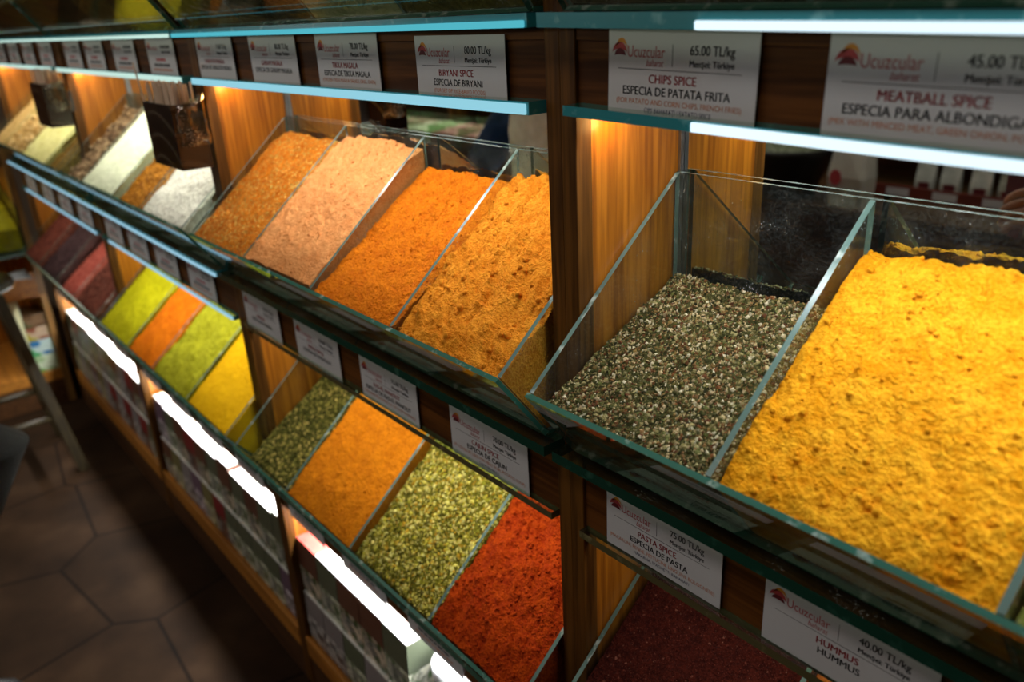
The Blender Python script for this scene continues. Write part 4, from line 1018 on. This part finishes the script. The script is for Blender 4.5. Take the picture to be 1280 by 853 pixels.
# ------------------------------------------------------------------ stool
stool_m = mat_wood('dark_olive_wood', (0.022, 0.015, 0.006), (0.052, 0.036, 0.014), .45)
e = empty('stool', (-3.07, .18, 0), 'dark wooden stool with a round seat at the left edge', 'stool')
SZ = H-.735
MB().lathe([(.02, SZ-.034), (.135, SZ-.034), (.150, SZ-.026), (.153, SZ-.012), (.147, SZ-.002), (.12, SZ), (.02, SZ-.001)], (0, 0, 0), 40).build('seat', mat_plain('dark_seat', (.035, .030, .014), .3), e, smooth=True)
lg = []
for (sx, sy) in ((1, 1), (-1, 1), (1, -1), (-1, -1)):
    top = Vector((.085*sx, .085*sy, SZ-.035)); bot = Vector((.175*sx, .175*sy, 0)); lg.append((top, bot))
    b = MB(); d = .016
    V = [(p.x+a*d, p.y+c*d, p.z) for p in (bot, top) for (a, c) in ((-1, -1), (1, -1), (1, 1), (-1, 1))]
    b.add(V, [(3, 2, 1, 0), (4, 5, 6, 7), (0, 1, 5, 4), (1, 2, 6, 5), (2, 3, 7, 6), (3, 0, 4, 7)]); b.build('leg', stool_m, e, bevel=.002)
for (i, j, t) in ((0, 1, .25), (2, 3, .25), (0, 2, .32), (1, 3, .32)):
    p = lg[i][1].lerp(lg[i][0], t); q = lg[j][1].lerp(lg[j][0], t)
    MB().tube([p, q], .011, 10).build('stretcher', stool_m, e, smooth=True)

# ------------------------------------------------------------------ opposite side of the aisle (seen in the mirrors)
e = empty('opposite_counter', (-1.8, -1.5, 0), 'wooden counter across the aisle, seen in the mirrors', 'counter')
def O(x, y, z): return (x+1.8, y+1.5, z)
def ob(a, b, nm, m, **k): return MB().box(O(*a), O(*b)).build(nm, m, e, **k)
ob((-6.0, -1.90, 0), (.9, -1.32, .10), 'plinth', M['toe']); ob((-6.0, -1.88, .10), (.9, -1.30, .71), 'body', M['board']); ob((-6.02, -1.90, .71), (.92, -1.27, .74), 'worktop', M['toe'], bevel=.003)
ob((-6.0, -1.92, .74), (.9, -1.88, 1.75), 'back_board', mat_wood('red_brown_board', (.06, .018, .010), (.12, .035, .018), .4, 'X'))
for zz in (1.02, 1.28, 1.55): ob((-6.0, -1.88, zz), (.9, -1.66, zz+.012), 'shelf', M['pane_green'])
for zz in (1.02, 1.28): ob((-6.0, -1.665, zz-.012), (.9, -1.650, zz+.022), 'shelf_rail', mat_plain('dark_red_rail', (.16, .03, .02), .4) if zz < 1.1 else bpy.data.materials['dark_red_rail'])
ob((-1.55, -1.525, .7405), (.85, -1.512, .785), 'front_rail', bpy.data.materials['dark_red_rail'])
for q in range(9): ob((-1.35+q*.16, -1.5118, .752), (-1.27+q*.16, -1.5105, .778), 'rail_label', M['paper'])
for sx in (-6.0, -4.2, -2.4, -.8, .88): ob((sx, -1.88, .74), (sx+.02, -1.66, 1.72), 'upright', M['post'])
sachet = [mat_plain('white_sachet', (.55, .56, .50), .35, var=.25, scale=25), mat_plain('grey_sachet', (.33, .34, .28), .35, var=.4, scale=25), mat_plain('olive_sachet', (.20, .21, .10), .35, var=.5, scale=25), mat_plain('pink_sachet', (.55, .25, .24), .35, var=.4, scale=25)]
rr = random.Random(8); protos = {}
zipm = mat_plain('sachet_seal', (.7, .7, .68), .3)
for row, (zz, xa, xb) in enumerate(((.7405, -1.24, -.2), (1.0325, -2.35, -.1), (1.0325, -5.8, -2.45), (1.2925, -5.8, -2.45), (.7405, -2.9, -2.5), (1.2925, -2.3, -.1))):
    x = xa
    while x < xb:
        if any(abs(x-u-.01) < .05 for u in (-6.0, -4.2, -2.4, -.8, .88)): x += .05; continue
        k = rr.randrange(3) if row in (0, 1, 5) else rr.randrange(4)
        if k not in protos:
            p = empty('sachet'); b = MB(); W2, H2, D2 = .062, .125, .034
            b.add([(-W2/2, -D2/2, 0), (W2/2, -D2/2, 0), (W2/2, D2/2, 0), (-W2/2, D2/2, 0), (-W2/2, -D2/2*.9, H2*.5), (W2/2, -D2/2*.9, H2*.5), (W2/2, D2/2*.9, H2*.5), (-W2/2, D2/2*.9, H2*.5), (-W2/2, -.002, H2), (W2/2, -.002, H2), (W2/2, .002, H2), (-W2/2, .002, H2)],
                  [(3,2,1,0),(8,9,10,11)] + [(a, b_, b_+4, a+4) for lo in (0, 4) for a, b_ in ((lo, lo+1), (lo+1, lo+2), (lo+2, lo+3), (lo+3, lo))])
            b.build('pouch', sachet[k], p, bevel=.001); MB().box((-W2/2, -.0025, H2), (W2/2, .0025, H2+.012)).build('seal', zipm, p)
            MB().box((-.018, D2/2*.92, .03), (.018, D2/2*.96+.001, .06)).build('sticker', M['ink_maroon'], p)
            protos[k] = p; c = p
        else: c = copy_tree(protos[k])
        y = -1.56 if row in (0, 4) else -1.72
        c.location = (x, y+rr.uniform(-.008, .008), zz); c.rotation_euler = (0, 0, rr.uniform(-.15, .15))
        tag(c, '%s sachet standing on the counter across the aisle' % ['white', 'grey', 'olive', 'pink'][k], 'sachet', 'sachets across the aisle')
        x += .078 + rr.uniform(0, .02)
# trays of pink and cream sweets on the worktop farther along
area_light('sweets_fill_light', (-4.3, -1.56, 1.50), 3.0, .06, 12, (1, .96, .88), (0, .25, -1))  # unseen fill added to brighten the sweets in the mirrors
sw = [mat_powder('pink_sweets', (.42, .12, .14), (.75, .40, .38), 60, 1, 30), mat_powder('cream_sweets', (.55, .48, .36), (.80, .74, .60), 60, 1, 30), mat_powder('green_sweets', (.25, .33, .14), (.55, .60, .35), 60, 1, 30)]
sweet_name = ['pink', 'cream', 'pale green']
for q in range(10):
    xx = -5.75 + q*.285
    e = empty('sweets_tray', (xx, -1.46, .7405), 'glass edged sweets tray across the aisle', 'tray', 'sweets trays across the aisle')
    MB().box((-.13, -.17, 0), (.13, .17, .004)).build('base', M['metal'], e)
    for nm_, a_, b_ in (('front_pane', (-.13, .166, .0045), (.13, .17, .11)), ('back_pane', (-.13, -.17, .0045), (.13, -.166, .11)), ('end_pane', (-.13, -.1655, .0045), (-.126, .1655, .11)), ('end_pane', (.126, -.1655, .0045), (.13, .1655, .11))):
        MB().box(a_, b_).build(nm_, M['pane_green'], e)
    nu = nv = 26
    U, V_ = np.meshgrid(np.linspace(-.123, .123, nu), np.linspace(-.163, .163, nv))
    Zs = .055 + .03*np.cos(U*11)*np.cos(V_*8) + .018*np.abs(fbm(U*60+q*9, V_*60, 77+q, 2))
    VV = np.stack([U, V_, Zs], -1).reshape(-1, 3).tolist(); idx = np.arange(nu*nv).reshape(nv, nu)
    FF = [tuple(t) for t in np.stack([idx[:-1, :-1], idx[:-1, 1:], idx[1:, 1:], idx[1:, :-1]], -1).reshape(-1, 4).tolist()]
    for lp in (idx[0, :].tolist(), idx[:, -1].tolist(), idx[-1, ::-1].tolist(), idx[::-1, 0].tolist()):
        bs = len(VV)
        for k in lp: VV.append([VV[k][0], VV[k][1], .005])
        for a in range(len(lp)-1): FF.append((lp[a+1], lp[a], bs+a, bs+a+1))
    mb = MB(); mb.add(VV, FF); o = mb.build('sweets', sw[(0, 1, 0, 2, 1, 0, 1, 0, 0, 1)[q]], None, smooth=True); o.location = (xx, -1.46, .7405)
    tag(o, '%s sweets piled in a tray across the aisle' % sweet_name[(0, 1, 0, 2, 1, 0, 1, 0, 0, 1)[q]], 'sweets', None, 'stuff')
# dark basket of goods and a white carrier bag on the counter
e = empty('basket', (-1.66, -1.36+.03, .7405), 'dark round basket full of greens on the opposite counter', 'basket')
e.scale.z = 1.55
MB().lathe([(.11, 0), (.115, .004), (.165, .10), (.172, .112), (.165, .115), (.158, .105), (.11, .02)], (0, -.02, 0), 36).build('bowl', M['black'], e, smooth=True)
V, F = [], []
b = MB(); b.lathe([(.02, .095), (.157, .095), (.150, .108), (.09, .122), (.01, .128)], (0, -.02, 0), 30); o = b.build('greens', mat_powder('dried_greens', (.06, .07, .03), (.28, .29, .2), 120, 1, 60)); o.location = (-1.66, -1.33, .7405); o.scale.z = 1.55; tag(o, 'dried greens heaped in the dark basket across the aisle', 'greens', None, 'stuff')
e = empty('carrier_bag', (-1.385, -1.33, .7405), 'white paper carrier bag with a red mark on the opposite counter', 'bag')
b = MB(); prof = [(0, .07, .045), (.10, .075, .05), (.19, .066, .035), (.25, .05, .012)]
V = []; F = []
for (z, hx, hy) in prof:
    for k in range(12):
        a = 2*math.pi*k/12; V.append((hx*math.copysign(abs(math.cos(a))**.5, math.cos(a)), hy*math.copysign(abs(math.sin(a))**.5, math.sin(a))+.004*math.sin(k*2+z*40), z))
for q in range(3):
    for k in range(12): F.append((q*12+k, q*12+(k+1) % 12, (q+1)*12+(k+1) % 12, (q+1)*12+k))
F.append(tuple(reversed(range(12)))); F.append(tuple(range(36, 48)))
b.add(V, F); b.build('bag_body', mat_plain('white_paper_bag', (.62, .58, .50), .5, var=.1, scale=15), e)
k = MB(); k.add([(-.03+.022*math.cos(a), .0565, .10+.028*math.sin(a)) for a in np.linspace(0, 2*math.pi, 16)[:-1]], [tuple(range(15))]); k.build('red_mark', M['ink_red'], e)
for s_ in (-1, 1): MB().tube([(-.025, s_*.01, .245), (-.022, s_*.012, .29), (0, s_*.014, .305), (.022, s_*.012, .29), (.025, s_*.01, .245)], .002, 6).build('handle', M['paper'], e, smooth=True)

# ------------------------------------------------------------------ people
skin_m = mat_plain('skin', (0.42, 0.20, 0.12), .5, var=.06)
hair_m = mat_plain('dark_hair', (0.02, 0.013, 0.010), .5)
def skin_obj(name, joints, bones, m, parent, sub=2):
    """joints: {key: ((x,y,z), radius)}; bones: list of (a, b); first joint is the root"""
    keys = list(joints); me = bpy.data.meshes.new(name)
    me.from_pydata([joints[k][0] for k in keys], [(keys.index(a), keys.index(b)) for a, b in bones], [])
    o = bpy.data.objects.new(name, me); COL.objects.link(o); o.parent = parent
    me.materials.append(m)
    sk = o.modifiers.new('skin', 'SKIN')
    for i, k in enumerate(keys):
        rd = joints[k][1]; rd = rd if isinstance(rd, tuple) else (rd, rd)
        me.skin_vertices[0].data[i].radius = rd
        me.skin_vertices[0].data[i].use_root = (i == 0)
    sk.use_smooth_shade = True
    sb = o.modifiers.new('sub', 'SUBSURF'); sb.levels = sub; sb.render_levels = sub
    return o
def hand_joints(J, B, wrist_key, wp, fwd, side, up, curl, pre):
    """palm + five fingers growing from the wrist; fwd = along the hand, side = towards the thumb, up = back of the hand"""
    fwd, side, up = Vector(fwd).normalized(), Vector(side).normalized(), Vector(up).normalized()
    pc = wp + fwd*.05; J[pre+'palm'] = (tuple(pc), (.030, .015)); B.append((wrist_key, pre+'palm'))
    for f, (off, ln) in enumerate(((.027, .068), (.009, .078), (-.009, .072), (-.026, .056))):
        p = pc + fwd*.030 + side*off; last = pre+'palm'; d = fwd.copy()
        for s in range(4):
            J['%sf%d_%d' % (pre, f, s)] = (tuple(p), .0092 - .0009*s); B.append((last, '%sf%d_%d' % (pre, f, s))); last = '%sf%d_%d' % (pre, f, s)
            d = (Matrix.Rotation(curl*(.5 if s == 0 else 1), 3, side.cross(up).cross(up)*1.0 if False else side) @ d)
            p = p + d*ln/3
    p = wp + fwd*.022 + side*.030; last = pre+'palm'; d = (fwd*.6 + side*.8).normalized()
    for s in range(3):
        J['%st%d' % (pre, s)] = (tuple(p), .0105-.001*s); B.append((last, '%st%d' % (pre, s))); last = '%st%d' % (pre, s)
        d = (d + fwd*.3 - up*.35).normalized(); p = p + d*.030
def loft(mb, secs, n=22):
    V = []; F = []
    for (c, a, b) in secs:
        for k in range(n):
            t = 2*math.pi*k/n; V.append((c[0]+a*math.cos(t), c[1]+b*math.sin(t), c[2]))
    for q in range(len(secs)-1):
        for k in range(n): F.append((q*n+k, q*n+(k+1) % n, (q+1)*n+(k+1) % n, (q+1)*n+k))
    F.append(tuple(reversed(range(n)))); F.append(tuple(range((len(secs)-1)*n, len(secs)*n)))
    mb.add(V, F); return mb
def person(name, loc, rz, label, top_m, leg_m, arms, legs, shoe_m, lean=0.0, group=None):
    """z up, the figure faces +Y in its own space; arms/legs give joint positions"""
    e = empty(name, loc, label, 'person', group, None, rz)
    J = {'hip': ((0, 0, .93), (.13, .10)), 'waist': ((0, lean*.15, 1.06), (.13, .095)), 'chest': ((0, lean*.5, 1.28), (.155, .105)), 'neck0': ((0, lean*.75, 1.44), (.075, .07)), 'neck': ((0, lean*.85+.01, 1.50), .052), 'skull0': ((0, lean+.02, 1.575), (.068, .078)), 'skull': ((0, lean+.015, 1.655), (.076, .092)), 'crown': ((0, lean+.005, 1.715), (.055, .066))}
    B = [('hip', 'waist'), ('waist', 'chest'), ('chest', 'neck0'), ('neck0', 'neck'), ('neck', 'skull0'), ('skull0', 'skull'), ('skull', 'crown')]
    for sd, s in (('l', -1), ('r', 1)):
        sh, el, wr, fw, th, up, curl = arms[sd]
        J[sd+'sh'] = (sh, .058); J[sd+'el'] = (el, .043); J[sd+'wr'] = (wr, (.031, .025)); B += [('chest', sd+'sh'), (sd+'sh', sd+'el'), (sd+'el', sd+'wr')]
        hand_joints(J, B, sd+'wr', Vector(wr), fw, th, up, curl, sd)
        kn, an, toe = legs[sd]; J[sd+'th'] = ((s*.085, .0, .86), .062); J[sd+'kn'] = (kn, .058); J[sd+'an'] = (an, .040); J[sd+'to'] = (toe, (.040, .028))
        B += [('hip', sd+'th'), (sd+'th', sd+'kn'), (sd+'kn', sd+'an'), (sd+'an', sd+'to')]
    skin_obj('body', J, B, skin_m, e, 2)
    # face: nose, eyes, mouth, ears on the head
    hy = lean
    f = MB(); f.tube([(0, hy+.098, 1.655), (0, hy+.112, 1.628), (0, hy+.104, 1.618)], [.007, .013, .010], 8); f.build('nose', skin_m, e, smooth=True)
    for s in (-1, 1):
        MB().lathe([(.001, -.0045), (.0042, 0), (.001, .0045)], (s*.032, hy+.0955, 1.660), 10).build('pupil', M['black'], e, smooth=True)
        MB().lathe([(.001, -.010), (.008, -.006), (.010, 0), (.008, .006), (.001, .010)], (s*.032, hy+.088, 1.660), 12).build('eye', mat_plain('eye_white', (.7, .7, .68), .2) if 'eye_white' not in bpy.data.materials else bpy.data.materials['eye_white'], e, smooth=True)
        MB().lathe([(.001, -.030), (.010, -.022), (.014, 0), (.012, .020), (.001, .028)], (s*.080, hy+.008, 1.648), 12).build('ear', skin_m, e, smooth=True)
    MB().tube([(-.024, hy+.086, 1.592), (0, hy+.096, 1.590), (.024, hy+.086, 1.592)], [.003, .006, .003], 8).build('mouth', M['ink_red'], e, smooth=True)
    V = []; F = []; nr, ns = 12, 24
    for a in range(nr+1):
        th = math.pi*a/nr
        for k in range(ns):
            ph = 2*math.pi*k/ns
            x, y, z = .088*math.sin(th)*math.cos(ph), .106*math.sin(th)*math.sin(ph), .104*math.cos(th)
            if (y > .02 and z < .045) or z < -.075: x, y, z = x*.72, y*.72, z*.72     # hairline: tucked under the skin over the face
            V.append((x, hy-.004+y, 1.668+z))
    for a in range(nr):
        for k in range(ns): F.append((a*ns+k, (a+1)*ns+k, (a+1)*ns+(k+1) % ns, a*ns+(k+1) % ns))
    MB().add(V, F).build('hair', hair_m, e, smooth=True)
    # clothing follows the body: jacket with sleeves, trousers, shoes
    jk = MB()
    loft(jk, [((0, .0, .875), .172, .138), ((0, lean*.05, .95), .166, .132), ((0, lean*.15, 1.06), .156, .122), ((0, lean*.4, 1.22), .176, .132), ((0, lean*.55, 1.34), .188, .130), ((0, lean*.65, 1.41), .165, .112), ((0, lean*.75, 1.455), .105, .090), ((0, lean*.82, 1.49), .070, .068)])
    for sd in 'lr':
        sh, el, wr = (Vector(J[sd+k][0]) for k in ('sh', 'el', 'wr'))
        inn = sh.lerp(Vector((0, lean*.6, 1.37)), .35)
        jk.tube([inn, sh, sh.lerp(el, .5), el, el.lerp(wr, .5), el.lerp(wr, .90)], [.075, .078, .068, .060, .052, .045], 18)
    jk.build('jacket', top_m, e, smooth=True)
    tr = MB()
    loft(tr, [((0, 0, .80), .150, .118), ((0, 0, .86), .158, .126), ((0, 0, .93), .155, .122), ((0, 0, 1.00), .146, .114)])
    for sd, s in (('l', -1), ('r', 1)):
        kn, an = Vector(J[sd+'kn'][0]), Vector(J[sd+'an'][0]); hp = Vector((s*.080, 0, .90)); d = (kn-hp).normalized(); d2 = (an-kn).normalized()
        tr.tube([hp, hp.lerp(kn, .25), hp.lerp(kn, .6), kn-d*.05, kn+(d-d2)*.012, kn+d2*.06, kn.lerp(an, .5), an+d2*.02], [.092, .098, .086, .070, .066, .064, .062, .058], 18)
    tr.build('trousers', leg_m, e, smooth=True)
    for sd in 'lr':
        a, t = Vector(J[sd+'an'][0]), Vector(J[sd+'to'][0]); f = t - a; pitch = Vector((f.x, f.y, 0)).normalized()
        sole = min(a.z-.085, t.z-.032); b = MB(); heel = a - pitch*.075
        pts = [(heel, .028, .034), (a - pitch*.03, .040, .058), (a + pitch*.03, .044, .060), (a.lerp(t, .6), .047, .044), (t + pitch*.03, .046, .034), (t + pitch*.085, .030, .024), (t + pitch*.105, .010, .010)]
        side = Vector((-pitch.y, pitch.x, 0)); n = 16; V = []; F = []
        for q, (p, wx, hz) in enumerate(pts):
            zc_ = (a.z-.045)*(1-q/6) + (t.z)*(q/6) if q > 1 else a.z-.045
            for k in range(n):
                an_ = 2*math.pi*k/n; V.append((p.x+side.x*wx*math.cos(an_), p.y+side.y*wx*math.cos(an_), max(.001, zc_+hz*max(math.sin(an_), -.55))))
        for q in range(6):
            for k in range(n): F.append((q*n+k, (q+1)*n+k, (q+1)*n+(k+1) % n, q*n+(k+1) % n))
        F.append(tuple(range(n))); F.append(tuple(reversed(range(6*n, 7*n)))); b.add(V, F); b.build('shoe', shoe_m, e, smooth=True)
    return e
jeans = mat_plain('dark_denim', (0.013, 0.018, 0.019), .8, var=.2, scale=200)
navy = mat_plain('navy_jacket', (0.016, 0.055, 0.19), .6, var=.15, scale=60)
brown_j = mat_plain('brown_sleeve', (0.09, 0.05, 0.03), .7, var=.15, scale=60)
shoe = mat_plain('black_shoe', (.015, .014, .013), .4)
# shopper at the left edge: one bent knee shows; blue jacket shows in the mirror
pA = person('person', (-1.62, -.25, 0), 0.0, 'person in dark jeans, only a bent knee showing at the left edge', navy, jeans,
       {'l': ((-.19, .0, 1.40), (-.28, -.02, 1.12), (-.25, .16, .98), (.2, 1, -.2), (1, 0, 0), (0, .2, 1), .35), 'r': ((.19, .0, 1.40), (.28, .0, 1.12), (.26, .20, 1.02), (-.2, 1, 0), (-1, 0, 0), (0, 0, 1), .35)},
       {'l': ((-.213, .312, .630), (-.15, .06, .235), (-.15, .14, .075)), 'r': ((.10, .02, .49), (.10, -.02, .085), (.11, .12, .032))}, shoe, .03)
# grey bag on the shopper's shoulder
e = empty('shoulder_bag', (-1.62, -.25, 0), 'grey cloth shoulder bag carried by the shopper in blue, seen in the mirror', 'bag', None, None, 0.0)
b = MB(); V = []; F = []; nn = 14
for q, (z, hx, hy) in enumerate(((1.0, .03, .08), (1.02, .045, .125), (1.14, .05, .135), (1.24, .035, .115), (1.27, .012, .10))):
    for k in range(nn):
        a = 2*math.pi*k/nn; V.append((.10+hy*.8*math.cos(a)+.006*math.sin(3*k+q), .205+hx*math.sin(a), z))
for q in range(4):
    for k in range(nn): F.append((q*nn+k, q*nn+(k+1) % nn, (q+1)*nn+(k+1) % nn, (q+1)*nn+k))
F.append(tuple(reversed(range(nn)))); F.append(tuple(range(4*nn, 5*nn)))
b.add(V, F); b.build('pouch', mat_plain('grey_cloth', (.75, .75, .82), .8, var=.2, scale=30), e, smooth=True)
MB().tube([(.10, .205, 1.27), (.12, .185, 1.36), (.135, .135, 1.46)], .010, 8).build('strap', M['black'], e, smooth=True)
# person beside the photographer whose hand with a passport shows in the right mirror
pB = person('person', (.05, -.62, 0), 1.35, 'person in a brown sleeve holding a passport, seen in the right mirror', brown_j, jeans,
       {'r': ((.19, .0, 1.40), (.28, .27, 1.16), (.275, .53, 1.09), (0, 1, -.25), (-.5, 0, 1), (.9, 0, .5), .55), 'l': ((-.19, .0, 1.40), (-.25, -.02, 1.12), (-.22, .08, .88), (0, .3, -1), (.6, .8, 0), (-1, 0, 0), .25)},
       {'l': ((-.10, .03, .49), (-.10, -.01, .085), (-.11, .13, .032)), 'r': ((.10, .03, .49), (.10, -.01, .085), (.11, .13, .032))}, shoe, .02)
e = empty('passport', (-.535, -.315, H-.427), 'dark red passport booklet held in a hand, seen in the right mirror', 'passport', None, None, .85)
MB().box((-.044, -.003, 0), (.044, .003, .122)).build('cover', mat_plain('maroon_cover', (.10, .012, .02), .4), e, bevel=.001)
MB().box((-.042, -.0022, .122), (.042, .0022, .1235)).build('pages', M['paper'], e)
